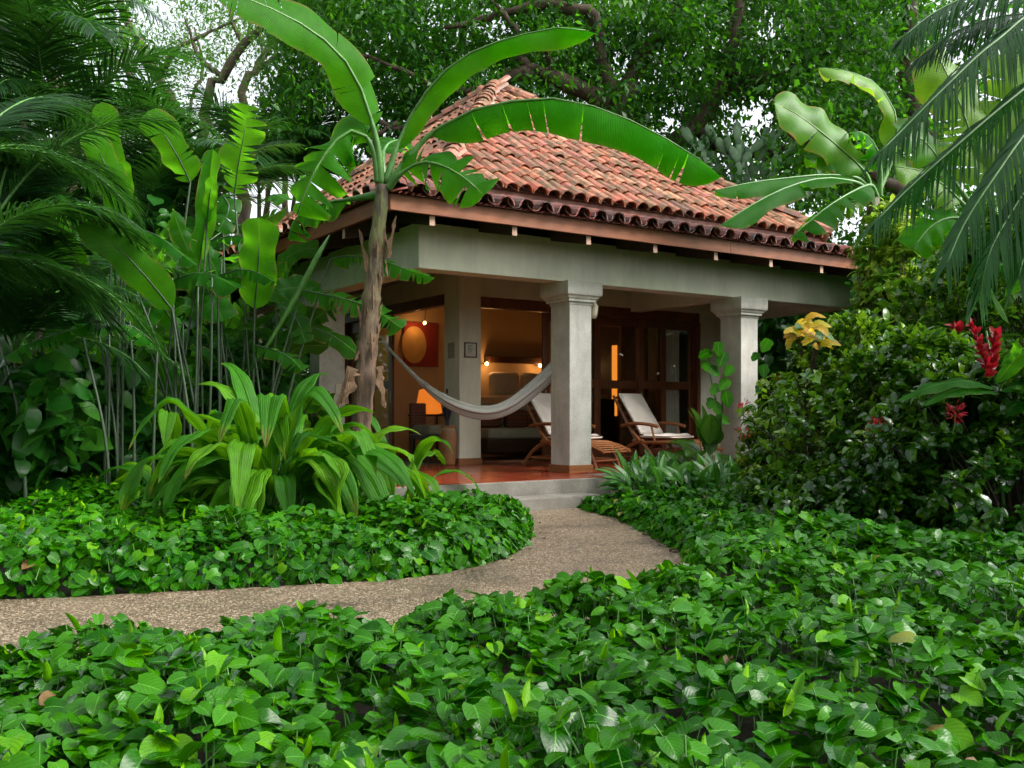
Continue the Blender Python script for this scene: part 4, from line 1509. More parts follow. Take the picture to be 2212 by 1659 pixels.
hleaf('d', [(714, 560), (760, 552), (820, 562), (880, 582), (938, 600)], 26, 16, 0.45, nrm=(0, -0.55, 0.8), fl=-0.2, fr=-0.65, dY=0.0, gx=600, gap=0.35)
hleaf('d', [(652, 628), (700, 636), (760, 650), (820, 675), (868, 710)], 33, 16, 0.35, nrm=(0, -0.6, 0.8), fl=0.0, fr=-0.55, dY=-0.1, gx=560, gap=0.35)
hleaf('d', [(640, 700), (690, 712), (735, 735), (776, 768)], 26, 1, 0.1, nrm=(0.1, -0.7, 0.7), fl=-0.3, fr=-0.3, dY=0.4, gx=560)
hleaf('d', [(548, 745), (590, 755), (630, 775), (652, 800)], 24, 9, 0.15, nrm=(0, -0.6, 0.8), fl=-0.3, fr=-0.4, dY=-0.2)
hleaf('d', [(600, 655), (640, 690), (660, 740)], 24, 8, 0.1, nrm=(0, -0.6, 0.8), dY=0.1)
# unopened rolled leaf
pl_, _, Y = HCL['d']
stalk_obj("rolled_leaf", pl_, 'stem_green', pts3([(540, 800, Y), (585, 735, Y), (640, 640, Y - .1), (685, 555, Y - .1), (712, 508, Y - .1)]), [0.02, 0.02, 0.03, 0.034, 0.01], 8)
# more paddle leaves deeper in the clumps
for i in range(80):
    key = random.choice('aabbbcccd')
    pl_, cx_, Y = HCL[key]
    bx_ = cx_ + random.gauss(0, 75)
    by_ = random.uniform(520, 930)
    ln = random.uniform(70, 150)
    lean = random.gauss(0, 0.7)
    tp = (bx_ + ln * math.sin(lean), by_ - ln * math.cos(lean) * random.uniform(0.3, 1))
    md = ((bx_ + tp[0]) / 2 + random.uniform(-12, 12), (by_ + tp[1]) / 2 - 14)
    hleaf(key, [(bx_, by_), md, tp], random.uniform(17, 30), random.choice((0, 0, 3, 8)), random.choice((0.05, 0.1, 0.2, 0.4, 0.6)), nrm=(random.uniform(-.4, .4), -0.7, random.uniform(0.2, 0.9)), fl=random.uniform(-.3, .3), fr=random.uniform(-.3, .3), dY=random.uniform(0.3, 1.6), stem=(i % 5 == 0))
# bare grey stalks standing in the gaps
for (x0, x1, y1, key) in ((228, 236, 720, 'a'), (290, 280, 690, 'a'), (378, 372, 600, 'b'), (412, 428, 620, 'b'), (446, 458, 600, 'b'), (470, 478, 560, 'c')):
    pl_, _, Y = HCL[key]
    g = D(x0, 1000, Y - 0.5)
    g[2] = 0
    stalk_obj("stalk", pl_, 'stem_pale', spline([g, D((x0 + x1) / 2 + 4, (1000 + y1) / 2, Y - 0.5), D(x1, y1, Y - 0.5)], 10), list(np.linspace(0.02, 0.011, 10)), 6)


# ---- palm grass (arching pleated leaves)
def palm_grass(x, Y, label, nlf, L, seed, spread=(0, 6.283), hw=0.108):
    random.seed(seed)
    base = D(x, 900, Y)
    base[2] = 0
    p = plant("palm_grass", base, label, "palm grass", "arching palm grass clumps")
    for i in range(nlf):
        az = random.uniform(*spread)
        el = random.choice((random.uniform(-0.1, 0.4), random.uniform(0.3, 0.9), random.uniform(0.6, 1.1), random.uniform(0.9, 1.35)))
        ln = L * random.uniform(0.75, 1.15)
        d = np.array([math.cos(az), math.sin(az), 0])
        b = base + d * random.uniform(0.02, 0.22) + np.array([random.gauss(0, .08), random.gauss(0, .08), 0])
        st = ln * random.uniform(0.38, 0.55)
        ue = max(el, 0.95)
        p1 = b + (d * math.cos(ue) * 0.7 + np.array([0, 0, math.sin(ue)])) * st
        bl = ln * 0.75
        fold = random.random() < 0.35                       # blade buckled over in the middle
        P = [p1]
        dirv = nrmz(d * math.cos(el) + np.array([0, 0, math.sin(el)]))
        steps = 7
        for k in range(steps):
            P.append(P[-1] + dirv * bl / steps)
            drop = (0.24 + 0.22 * k / steps) * (1.6 - el * 0.5)
            if fold and k == 3:
                drop += 0.9
            dirv = nrmz(dirv + np.array([0, 0, -drop]))
        P = [q if q[2] > 0.12 else np.array([q[0], q[1], 0.12 + 0.02 * j]) for j, q in enumerate(P)]
        nr = nrmz(np.array([0, 0, 1.0]) - d * 0.3 + np.array([random.gauss(0, .25), random.gauss(0, .25), 0]))
        leaf_obj("leaf", p, 'palmgrass', P, hw * random.uniform(0.8, 1.3), nr, 0.35, 0.35, n=18, nc=4, prof=lambda t: max(0.0, math.sin(math.pi * min(1, 0.04 + 0.96 * t) ** 0.8)) ** 0.75, tint=min(1, max(0, random.gauss(0.55, 0.25))), wav=0.16, pleat=1, wobble=0.07, curl=-0.2, brown=random.choice((0, 0.05, 0.1, 0.16)), tears=random.choice((0, 0, 0, 2)), gap=0.06)
        if i % 2 == 0 or fold:
            stalk_obj("leaf_stalk", p, 'stem_green', spline([b, b * 0.5 + p1 * 0.5 + [0, 0, 0.06], p1, P[2]], 8), [0.014, 0.013, 0.012, 0.011, 0.01, 0.008, 0.006, 0.003], 5)
    return p


palm_grass(590, 8.6, "biggest light green palm grass clump in the ivy bed before the banana", 84, 1.5, 5)
palm_grass(400, 9.5, "palm grass clump leaning over the ivy below the heliconias", 13, 1.2, 8, hw=0.08)
palm_grass(705, 9.25, "palm grass clump right at the foot of the banana stem", 34, 1.25, 14)
palm_grass(860, 10.4, "small palm grass clump hanging over the terrace edge beside the banana", 16, 1.1, 21, hw=0.07)
random.seed(31)


# ---- palms
def frond(parent, P, nl, ll, lw, mat, up=(0, 0, 1), hang=0.5, tint=0.3, ang=0.9, tj=0.15, rr=0.016, start=0.12, vee=0.25):
    S = spline(P, 40)
    T = np.gradient(S, axis=0)
    T /= np.linalg.norm(T, axis=1)[:, None]
    V, F, U, TI = [], [], [], []
    up = np.asarray(up, float)
    prof_w = (0.75, 1.0, 0.7, 0.05)
    prof_s = (0.0, 0.35, 0.72, 1.0)
    for i in range(nl):
        t = start + (1 - start) * (i + 0.5) / nl
        k = t * 39
        k0 = min(int(k), 38)
        f = k - k0
        p = S[k0] * (1 - f) + S[k0 + 1] * f
        tt = T[k0]
        sd = nrmz(np.cross(tt, up))
        nn = np.cross(sd, tt)
        for side in (-1, 1):
            ln = ll * (0.45 + 0.75 * math.sin(math.pi * min(1, 0.15 + 0.8 * t)) ** 0.8) * random.uniform(0.88, 1.1)
            if t > 0.9:
                ln *= 0.75
            a = ang * (1 - 0.45 * t) + random.gauss(0, 0.06)
            d = nrmz(tt * math.cos(a) + sd * side * math.sin(a) + nn * vee + np.array([0, 0, random.gauss(0, 0.06)]))
            q = p.copy()
            b0 = len(V)
            ti = min(1, max(0, tint + random.gauss(0, tj)))
            last = 0.0
            for w_, s_ in zip(prof_w, prof_s):
                q = q + d * (s_ - last) * ln
                last = s_
                d = nrmz(d + np.array([0, 0, -hang * 0.55]))
                wv = nrmz(np.cross(d, nn)) * lw * w_
                V += [q - wv, q + wv]
                U += [(0.0, s_ * 0.1), (1.0, s_ * 0.1)]
                TI += [ti, ti]
            for j in range(3):
                F.append((b0 + 2 * j, b0 + 2 * j + 1, b0 + 2 * j + 3, b0 + 2 * j + 2))
    off = np.array(parent.location)
    fr = add("frond", mesh("frond", np.array(V) - off, np.array(F), mat, np.array(U), np.array(TI)), parent)
    m2 = MB()
    m2.tube(S - off, list(np.linspace(rr, rr * 0.25, 40)), 5)
    m2.build("rachis", 'stem_green', fr, True)
    return fr


def palm(x, Y, crowns, label, nf, L, ll, lw, mat='palm', tint=0.3, trunk=0.05, az=(0, 6.283), hang=0.5, nl=46, el=(0.5, 1.35)):
    nl, lw = int(nl * 1.35), lw * 0.72
    base = D(x, 900, Y)
    base[2] = 0
    p = plant("palm_tree", base, label, "palm", "areca palms around the garden")
    for (cx_, cy_, dY) in crowns:
        c = D(cx_, cy_, Y + dY)
        g = base + np.array([random.gauss(0, .25), random.gauss(0, .25), 0])
        m2 = MB()
        m2.tube(spline([g - base, (g + c) / 2 - base + [random.gauss(0, .1), 0, 0], c - base], 14), list(np.linspace(trunk * 1.3, trunk, 14)), 8)
        m2.build("trunk", 'palmtrunk', p, True)
        for i in range(nf):
            a = random.uniform(*az)
            e = random.uniform(*el)
            ln = L * random.uniform(0.8, 1.15)
            d = np.array([math.cos(a), math.sin(a), 0])
            dirv = nrmz(d * math.cos(e) + np.array([0, 0, math.sin(e)]))
            P = [c]
            for k in range(7):
                P.append(P[-1] + dirv * ln / 7)
                dirv = nrmz(dirv + np.array([0, 0, -0.16 - 0.12 * k / 7 * (1.5 - e * 0.4)]))
            frond(p, P, nl, ll, lw, mat, (0, 0, 1), hang, tint, 1.0)
    return p


palm(-60, 8.4, [(-60, 330, 0), (-10, 470, 0.3), (-90, 560, -0.2)], "big dark palm at the left edge with fronds arching over", 6, 1.7, 0.5, 0.015, tint=0.06, el=(0.1, 1.1), az=(0.0, 2.0))
palm(90, 13.4, [(50, 190, 0), (110, 330, 0.4), (-10, 80, 0.6)], "tall dark palm in the upper left corner behind the edge palm", 12, 2.9, 0.7, 0.021, tint=0.12, el=(0.1, 1.25))
palm(40, 10.2, [(30, 760, 0), (110, 640, 0.3)], "low palm filling the shaded left edge above the ivy bed", 10, 1.8, 0.42, 0.014, tint=0.1, el=(0.3, 1.3), trunk=0.028)
palm(400, 15.2, [(420, 470, 0), (330, 500, 0.5), (250, 430, 0.8)], "silvery green palm standing behind the heliconias", 12, 2.2, 0.6, 0.017, tint=0.35, el=(0.6, 1.45))
palm(590, 23.0, [(560, 420, 0), (640, 400, 0.8)], "palm with fine fronds between the heliconias and the tiled roof", 13, 2.9, 0.85, 0.023, tint=0.3, el=(0.5, 1.4))
palm(290, 14.2, [(300, 560, 0), (190, 560, 0.6), (390, 600, .3)], "mid height palm hidden behind the bright paddle leaves", 10, 2.0, 0.55, 0.016, tint=0.2, el=(0.4, 1.35))

# right-hand foreground palm: fronds hang in from the upper right, crown just out of frame
rp = plant("palm_tree", (5.4, 7.2, 0), "glossy palm whose fronds hang in from the upper right corner", "palm", "areca palms around the garden")
rp_c = np.array([5.25, 7.2, 4.25])
m2 = MB()
m2.tube(spline([(0, 0, 0), (0.1, 0, 2), rp_c - np.array(rp.location)], 14), list(np.linspace(0.11, 0.08, 14)), 10)
m2.build("trunk", 'palmtrunk', rp, True)
FR = [
    [(2300, 0, 6.7), (2150, 90, 6.4), (2040, 190, 6.2), (1960, 270, 6.1), (1900, 330, 6.0)],
    [(2330, 110, 6.7), (2190, 210, 6.4), (2060, 320, 6.2), (1960, 410, 6.1), (1890, 480, 6.0)],
    [(2330, 170, 6.3), (2230, 270, 6.0), (2150, 380, 5.8), (2085, 480, 5.7), (2045, 570, 5.6)],
    [(2330, 250, 6.1), (2250, 360, 5.8), (2190, 450, 5.7), (2140, 540, 5.6), (2115, 640, 5.6)],
    [(2300, -60, 6.9), (2150, -30, 6.8), (2030, 20, 6.7), (1950, 80, 6.6)],
    [(2320, 340, 6.0), (2270, 420, 5.8), (2225, 510, 5.7), (2200, 600, 5.6)],
    [(2310, 40, 7.2), (2200, 30, 7.1), (2080, 60, 7.0), (1990, 120, 7.0)],
]
for q in FR:
    frond(rp, [rp_c] + pts3(q), 125, 0.48, 0.007, 'palm_gloss', (-0.25, -0.45, 0.8), 0.85, 0.3, 0.85, rr=0.016, start=0.22, vee=0.12)

# ---- banana behind the roof on the right
rb_ = plant("banana_plant", (D(1890, 900, 12.4)[0], 12.4, 0), "banana plant with grey green leaves leaning on the far roof end", "banana plant")
m2 = MB()
m2.tube(spline([(0, 0, 0), (0.05, 0, 2), D(1885, 420, 12.4) - np.array(rb_.location)], 16), list(np.linspace(0.14, 0.08, 16)), 12)
m2.build("stem", 'pseudostem', rb_, True)
Y = 12.4
bleaf(rb_, [(1885, 425, Y), (1868, 372, Y - .1), (1820, 325, Y - .2), (1760, 275, Y - .3), (1710, 240, Y - .35), (1668, 222, Y - .4)], 0.3, (-0.2, -0.85, 0.5), 0.1, 0.0, 1, 0.55, 'banana_pale', pet=0.9)
bleaf(rb_, [(1890, 425, Y), (1850, 385, Y - .1), (1780, 378, Y - .3), (1700, 385, Y - .5), (1620, 395, Y - .7), (1530, 415, Y - .9)], 0.2, (0, -0.35, 0.95), -0.25, -0.5, 2, 0.35, pet=0.8)
bleaf(rb_, [(1885, 425, Y), (1850, 395, Y - .2), (1780, 385, Y - .5), (1700, 405, Y - .9), (1620, 445, Y - 1.2), (1545, 495, Y - 1.4)], 0.2, (-0.1, -0.4, 0.9), -0.2, -0.35, 1, 0.3, pet=0.8)
bleaf(rb_, [(1895, 430, Y), (1880, 400, Y - .2), (1840, 415, Y - .5), (1790, 445, Y - .8), (1740, 485, Y - 1.0), (1700, 520, Y - 1.1)], 0.28, (-0.1, -0.45, 0.9), -0.15, -0.5, 7, 0.25, pet=0.7, gap=0.4)
bleaf(rb_, [(1890, 425, Y), (1868, 385, Y), (1820, 352, Y - .1), (1770, 338, Y - .2), (1735, 335, Y - .2)], 0.2, (0, -0.35, 0.95), -0.4, -0.5, 1, 0.3, pet=0.7)
bleaf(rb_, [(1895, 420, Y + .1), (1930, 330, Y + .2), (1935, 250, Y + .2), (1890, 180, Y + .1), (1820, 152, Y), (1768, 146, Y)], 0.22, (0.1, -0.6, 0.8), -0.2, -0.35, 2, 0.8, 'banana_pale', pet=1.3)
bleaf(rb_, [(1900, 425, Y), (1900, 340, Y - .1), (1870, 290, Y - .2), (1830, 285, Y - .3)], 0.26, (0, -0.5, 0.85), -0.3, -0.5, 6, 0.3, pet=0.8)
bleaf(rb_, [(1890, 430, Y), (1850, 435, Y - .1), (1800, 440, Y - .1), (1760, 470, Y)], 0.2, (0, -0.5, 0.85), -0.5, -0.5, 6, 0.9, 'banana_pale', pet=0.6)
rb2 = plant("banana_plant", (D(2140, 900, 11.2)[0], 11.2, 0), "banana plant with broad yellow green leaves behind the hanging palm fronds", "banana plant")
m2 = MB()
m2.tube(spline([(0, 0, 0), (0.03, 0, 1.6), D(2120, 480, 11.2) - np.array(rb2.location)], 12), list(np.linspace(0.14, 0.08, 12)), 12)
m2.build("stem", 'pseudostem', rb2, True)
Y = 11.2
for pp, hw0, tn, mt in (([(2120, 470), (2110, 370), (2090, 270), (2050, 170), (2010, 90)], .36, .9, 'banana_pale'), ([(2125, 470), (2160, 350), (2190, 220), (2200, 90)], .36, .9, 'banana_pale'),
                        ([(2125, 480), (2180, 400), (2250, 330), (2320, 300)], .34, .7, 'banana_pale'), ([(2115, 480), (2050, 410), (1990, 370), (1930, 360)], .28, .8, 'banana_pale'),
                        ([(2115, 470), (2040, 360), (1990, 300), (1940, 290)], .3, .5, 'banana_pale'), ([(2130, 490), (2200, 470), (2260, 500), (2300, 560)], .3, .7, 'banana_pale'),
                        ([(2110, 490), (2060, 470), (2010, 490), (1970, 540)], .24, .5, 'banana'), ([(2120, 475), (2140, 400), (2220, 250), (2290, 60)], .34, .8, 'banana_pale')):
    bleaf(rb2, [(x, y, Y - 0.06 * i) for i, (x, y) in enumerate(pp)], hw0, (random.uniform(-.2, .2), -0.8, 0.5), 0.0, 0.0, random.choice((1, 3, 5)), tn, mt, pet=0.7)

# ---- prickly pear behind the roof
cac = plant("prickly_pear", (D(1610, 900, 21.5)[0], 21.5, 0), "tall prickly pear cactus rising behind the tiled roof", "cactus")


def pad(c, up, w, h, th=0.035):
    up = nrmz(up)
    sx = nrmz(np.cross(up, (0.15 * random.gauss(0, 1), -1, 0.1)))
    nn = np.cross(sx, up)
    V, F = [], []
    n1, n2 = 12, 5
    for i in range(n2 + 1):
        ph = math.pi * i / n2
        for k in range(n1):
            a = 2 * math.pi * k / n1
            x, z = math.sin(ph) * math.cos(a), math.sin(ph) * math.sin(a)
            V.append(np.array(c) - np.array(cac.location) + up * h * (0.5 - 0.5 * math.cos(ph)) + sx * x * w * (1 - 0.25 * math.cos(ph)) + nn * z * th)
    for i in range(n2):
        for k in range(n1):
            F.append((i * n1 + k, i * n1 + (k + 1) % n1, (i + 1) * n1 + (k + 1) % n1, (i + 1) * n1 + k))
    mm = MB()
    mm.add(V, F)
    mm.build("pad", 'cactus', cac, True)
    return np.array(c) + up * h


for (x, y) in ((1578, 395), (1600, 400), (1622, 400), (1640, 395), (1560, 390), (1655, 385), (1590, 380), (1612, 385)):
    c = D(x, y + 25, 21.5 + random.uniform(-.4, .4))
    up = np.array([(x - 1608) / 110, 0, 1.0])
    tips = [(c, up)]
    for lvl in range(4):
        nt = []
        for (c, u_) in tips:
            w, h = random.uniform(0.08, 0.115), random.uniform(0.36, 0.5)
            e = pad(c, u_, w, h)
            kids = 2 if (lvl in (0, 1) and random.random() < 0.6) else 1
            if lvl > 1 and random.random() < 0.35:
                kids = 0
            for q in range(kids):
                nt.append((e - nrmz(u_) * 0.04, u_ + np.array([random.gauss(0, 0.28), random.gauss(0, .15), 0])))
        tips = nt
mm = MB()
mm.tube([(0, 0, 0), (0.0, 0, 2.5), (0, 0, D(1608, 400, 21.5)[2])], [0.2, 0.16, 0.12], 8)
mm.build("trunk", 'cactus', cac, True)


# ---- trees
def limb(parent, pts, r0, r1, mat='bark', name="limb", n=26, s=10):
    S = spline(pts3(pts), n)
    S[1:-1] += rng.normal(size=(n - 2, 3)) * r0 * 0.18
    rad = np.linspace(r0, r1, n) * (1 + 0.1 * rng.normal(size=n))
    mm = MB()
    mm.tube(S - np.array(parent.location), rad, s)
    return mm.build(name, mat, parent, True)


T_LEAF = tmpl_simple(0.3, 0.5)
T_NARROW = tmpl_simple(0.25, 0.34)


def clusters(centers, per, rad, size, tint, droop=0.5, flat=0.7, tmpl=T_LEAF, sj=0.3, tj=0.16, ctj=0.18):
    k = len(centers)
    c = np.repeat(centers, per, axis=0)
    n = len(c)
    o = rng.normal(size=(n, 3)) * 0.5
    r = np.linalg.norm(o, axis=1)[:, None]
    o = o / (r + 1e-6) * np.minimum(r, 1.0) * (rad if np.isscalar(rad) else np.repeat(rad, per)[:, None])
    o[:, 2] *= flat
    pos = c + o
    d = rdir(n, -droop) + o * 0.8
    nn = rdir(n, 1.2) + np.array([0, -0.35, 0])
    sc = size * (1 + sj * rng.normal(size=n)).clip(0.4, 1.8)
    ct = np.repeat(rng.normal(size=k) * ctj, per)
    ti = (tint + ct + tj * rng.normal(size=n)).clip(0, 1)
    return scatter(tmpl, pos, d, nn, sc, ti)


def region(n, x0, x1, y0, y1, Y0, Y1, keep=None):
    out = []
    while len(out) < n:
        x, y, Y = random.uniform(x0, x1), random.uniform(y0, y1), random.uniform(Y0, Y1)
        if keep is None or keep(x, y, Y):
            out.append(D(x, y, Y))
    return np.array(out)


def hole(x, y, hs):
    for hx, hy, rx, ry in hs:
        if ((x - hx) / rx) ** 2 + ((y - hy) / ry) ** 2 < 1:
            return True
    return False


fig = plant("fig_tree", (D(1420, 900, 24)[0], 24, 0), "huge spreading fig tree with thick dark limbs behind the roof", "tree")
mm = MB()
mm.tube(spline([D(1430, 1000, 24) * [1, 1, 0], D(1425, 700, 24), D(1420, 420, 24)], 12) - np.array(fig.location), [0.6, 0.55, 0.5, .48, .46, .44, .42, .4, .4, .38, .36, .34], 12)
mm.build("trunk", 'bark', fig, True)
limb(fig, [(1420, 430, 24.20), (1375, 300, 22.49), (1330, 225, 22.32), (1250, 190, 22.05), (1170, 165, 21.83), (1100, 168, 21.72), (1020, 215, 21.61), (900, 270, 21.50), (820, 262, 21.39)], 0.32, 0.06)
limb(fig, [(1345, 245, 22.38), (1365, 170, 22.38), (1400, 110, 22.32), (1450, 50, 22.27), (1500, -60, 22.05)], 0.25, 0.1)
limb(fig, [(1425, 430, 24.20), (1450, 330, 22.38), (1500, 270, 22.16), (1560, 200, 22.05), (1580, 120, 21.94), (1600, -20, 21.83)], 0.3, 0.1)
limb(fig, [(1330, 225, 22.32), (1300, 120, 22.05), (1280, 40, 21.83), (1200, 10, 21.72), (1080, 30, 21.61), (960, 60, 21.50)], 0.2, 0.05)
limb(fig, [(1170, 165, 21.83), (1120, 120, 21.61), (1110, 60, 21.50), (1060, 0, 21.39)], 0.12, 0.04)
limb(fig, [(1040, 200, 21.61), (960, 190, 21.50), (860, 150, 21.39), (760, 110, 21.28)], 0.1, 0.03)
limb(fig, [(1500, 270, 22.16), (1580, 330, 22.05), (1660, 330, 21.94), (1760, 300, 21.83)], 0.15, 0.05)
limb(fig, [(1560, 200, 22.05), (1660, 160, 22.05), (1760, 120, 22.05), (1880, 110, 22.05)], 0.14, 0.05)
limb(fig, [(860, 265, 21.45), (790, 300, 21.39), (730, 280, 21.34)], 0.06, 0.02)
limb(fig, [(1180, 165, 21.83), (1190, 140, 21.77), (1175, 100, 21.72)], 0.1, 0.04)
HS = [(1215, 235, 75, 26), (1430, 262, 46, 34), (1500, 300, 26, 34), (1135, 330, 60, 40), (680, 250, 45, 40), (1310, 265, 40, 22), (1600, 230, 18, 16), (1080, 240, 30, 20), (1680, 215, 16, 14)]


def fk(x, y, Y):
    if Y < 24.5 and hole(x, y, [(1610, 305, 85, 95)]):
        return False
    if hole(x, y, HS):
        return random.random() < 0.06
    low = 345 if x < 820 else (330 if x < 1180 else (350 if x < 1400 else 450))
    if y > low - random.uniform(0, 40):
        return False
    if x < 640 and y < 60:
        return False
    return math.sin(x * 0.021 + 1.3) + math.sin(y * 0.037 + x * 0.009) + math.sin(x * 0.053 - y * 0.03) > -1.35


cl = region(1350, 600, 1990, -130, 420, 20.8, 26.0, fk)
back_ = region(300, 700, 1990, -130, 380, 26.0, 29.0, fk)
foliage("crown", fig, 'tree', [clusters(cl, 58, 0.62, 0.165, 0.5, 0.8, ctj=0.28), clusters(back_, 44, 0.9, 0.19, 0.25, 0.7)])

rain = plant("rain_tree", (D(380, 900, 27)[0], 27, 0), "airy rain tree with several leaning trunks against the white sky", "tree")
for pts, r in (([(330, 700, 27), (385, 300, 27), (370, 220, 26.8), (340, 170, 26.6), (300, 90, 26.4), (250, -20, 26)], 0.3), ([(360, 700, 27), (330, 300, 27), (305, 215, 27), (275, 150, 27), (262, 60, 27)], 0.26),
               ([(420, 700, 26), (445, 230, 26), (480, 165, 26), (525, 95, 25.8), (575, 40, 25.5), (620, -40, 25)], 0.24), ([(520, 700, 28), (528, 225, 28), (555, 150, 28), (580, 100, 28), (600, 0, 28)], 0.24),
               ([(620, 700, 28), (612, 270, 28), (600, 200, 28), (575, 150, 28), (560, 60, 28)], 0.12), ([(400, 700, 29), (410, 250, 29), (440, 150, 29), (420, 60, 29)], 0.1), ([(560, 600, 26), (600, 265, 26), (640, 230, 26), (700, 190, 26)], .1),
               ([(480, 165, 26), (430, 120, 26), (400, 40, 26)], 0.09), ([(340, 170, 26.6), (380, 110, 26), (450, 70, 26), (520, 40, 26)], 0.09), ([(275, 150, 27), (230, 110, 27), (200, 60, 27)], .07),
               ([(555, 150, 28), (620, 110, 28), (680, 60, 28)], 0.09), ([(525, 95, 26), (500, 40, 26), (505, -30, 26)], 0.08)):
    limb(rain, pts, r, r * 0.3, 'bark_pale', "trunk" if r > 0.2 else "limb")


def rk(x, y, Y):
    return math.sin(x * 0.03 + y * 0.02) + math.sin(y * 0.055 - x * 0.017 + 1) + math.sin(x * 0.071) > (-0.7 if y < 110 else 0.0)


rc = region(360, 190, 760, -160, 320, 24, 31, rk)
foliage("crown", rain, 'raintree', [clusters(rc, 90, 0.95, 0.13, 0.5, 0.3, 0.4, T_NARROW)])

dk = plant("shade_tree", (D(2050, 900, 19)[0], 19, 0), "dark leafy tree behind the bananas at the right edge, with unseen shading leaves added", "tree")
limb(dk, [(2050, 1000, 19), (2040, 500, 19), (2000, 300, 19), (1960, 150, 19), (1980, -50, 19)], 0.3, 0.1, name="trunk")
limb(dk, [(1960, 420, 18), (1800, 330, 18), (1720, 290, 18), (1680, 240, 18)], 0.14, 0.05)


def unseen_shade(n, x0, x1, y0, y1, z0, z1):  # cluster centres above the view, for leaves added only to block sky light
    P_ = np.column_stack([rng.uniform(x0, x1, n), rng.uniform(y0, y1, n), rng.uniform(z0, z1, n)])
    return P_[P_[:, 2] > EYE + 0.46 * np.maximum(P_[:, 1], 0) + 1.2]


unseen_shade_r = np.vstack([unseen_shade(60, 4.4, 13, -2, 9, 6.0, 9.5), unseen_shade(70, -1, 13, -13, -2, 5.0, 10.0)])  # added canopy out of view, darkens the right side and the light from behind
foliage("crown", dk, 'tree', [clusters(unseen_shade_r, 60, 1.3, 0.32, 0.3, 0.5), clusters(region(330, 1700, 2330, -130, 560, 17.5, 22, lambda x, y, Y: math.sin(x * 0.03) + math.sin(y * 0.04 + x * 0.01) > -1.2), 56, 0.75, 0.16, 0.45, 0.6)])
dl = plant("shade_tree", (D(120, 900, 19)[0], 19, 0), "dark leafy tree behind the palms at the left edge, with unseen shading leaves added", "tree")
limb(dl, [(120, 1000, 19), (130, 500, 19), (150, 300, 19), (110, 100, 19), (90, -60, 19)], 0.3, 0.1, name="trunk")
unseen_shade_l = np.vstack([unseen_shade(90, -14, -4.2, -2, 13, 6.0, 10.0), unseen_shade(60, -13, -1, -13, -2, 5.0, 10.0)])  # unseen leaves added over the left and behind the camera to deepen the shade
foliage("crown", dl, 'tree', [clusters(unseen_shade_l, 60, 1.3, 0.32, 0.3, 0.5), clusters(region(240, -160, 240, -130, 620, 16.5, 21, lambda x, y, Y: math.sin(x * 0.03) + math.sin(y * 0.04 + x * 0.01) > -1.0), 52, 0.8, 0.17, 0.12, 0.6)])

# ---- undergrowth masses and the far wood
T_BIG = tmpl_leaf(4, 1, lance, 0.32, 0.25, -0.4)
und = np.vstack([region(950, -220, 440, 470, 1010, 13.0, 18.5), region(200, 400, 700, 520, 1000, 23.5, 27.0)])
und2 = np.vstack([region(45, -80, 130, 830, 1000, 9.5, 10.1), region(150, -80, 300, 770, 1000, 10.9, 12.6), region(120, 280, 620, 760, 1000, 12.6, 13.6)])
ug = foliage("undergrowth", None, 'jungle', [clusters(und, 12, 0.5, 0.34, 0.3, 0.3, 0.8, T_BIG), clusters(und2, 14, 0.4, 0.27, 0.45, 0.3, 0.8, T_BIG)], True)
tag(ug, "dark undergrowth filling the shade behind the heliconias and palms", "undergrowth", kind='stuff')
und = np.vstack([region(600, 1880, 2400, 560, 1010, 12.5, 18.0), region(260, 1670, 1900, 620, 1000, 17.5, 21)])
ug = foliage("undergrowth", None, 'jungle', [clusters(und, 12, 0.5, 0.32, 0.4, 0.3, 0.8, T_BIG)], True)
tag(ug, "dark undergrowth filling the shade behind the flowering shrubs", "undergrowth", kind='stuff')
far = np.column_stack([rng.uniform(-48, 48, 1500), rng.uniform(34, 46, 1500), rng.uniform(0.3, 7.5, 1500)])
fw = foliage("far_woodland", None, 'tree', [clusters(far, 20, 1.4, 0.55, 0.35, 0.5, 0.8)])
tag(fw, "distant mass of green woodland closing the view", "woodland", kind='stuff')


# ---- shrubs on the right
T_SHRUB = tmpl_leaf(4, 1, lambda t: lance(t) ** 0.9, 0.26, 0.35, -0.5)
T_FLOWER = tmpl_leaf(2, 1, lance, 0.14, 0.1, -0.1)


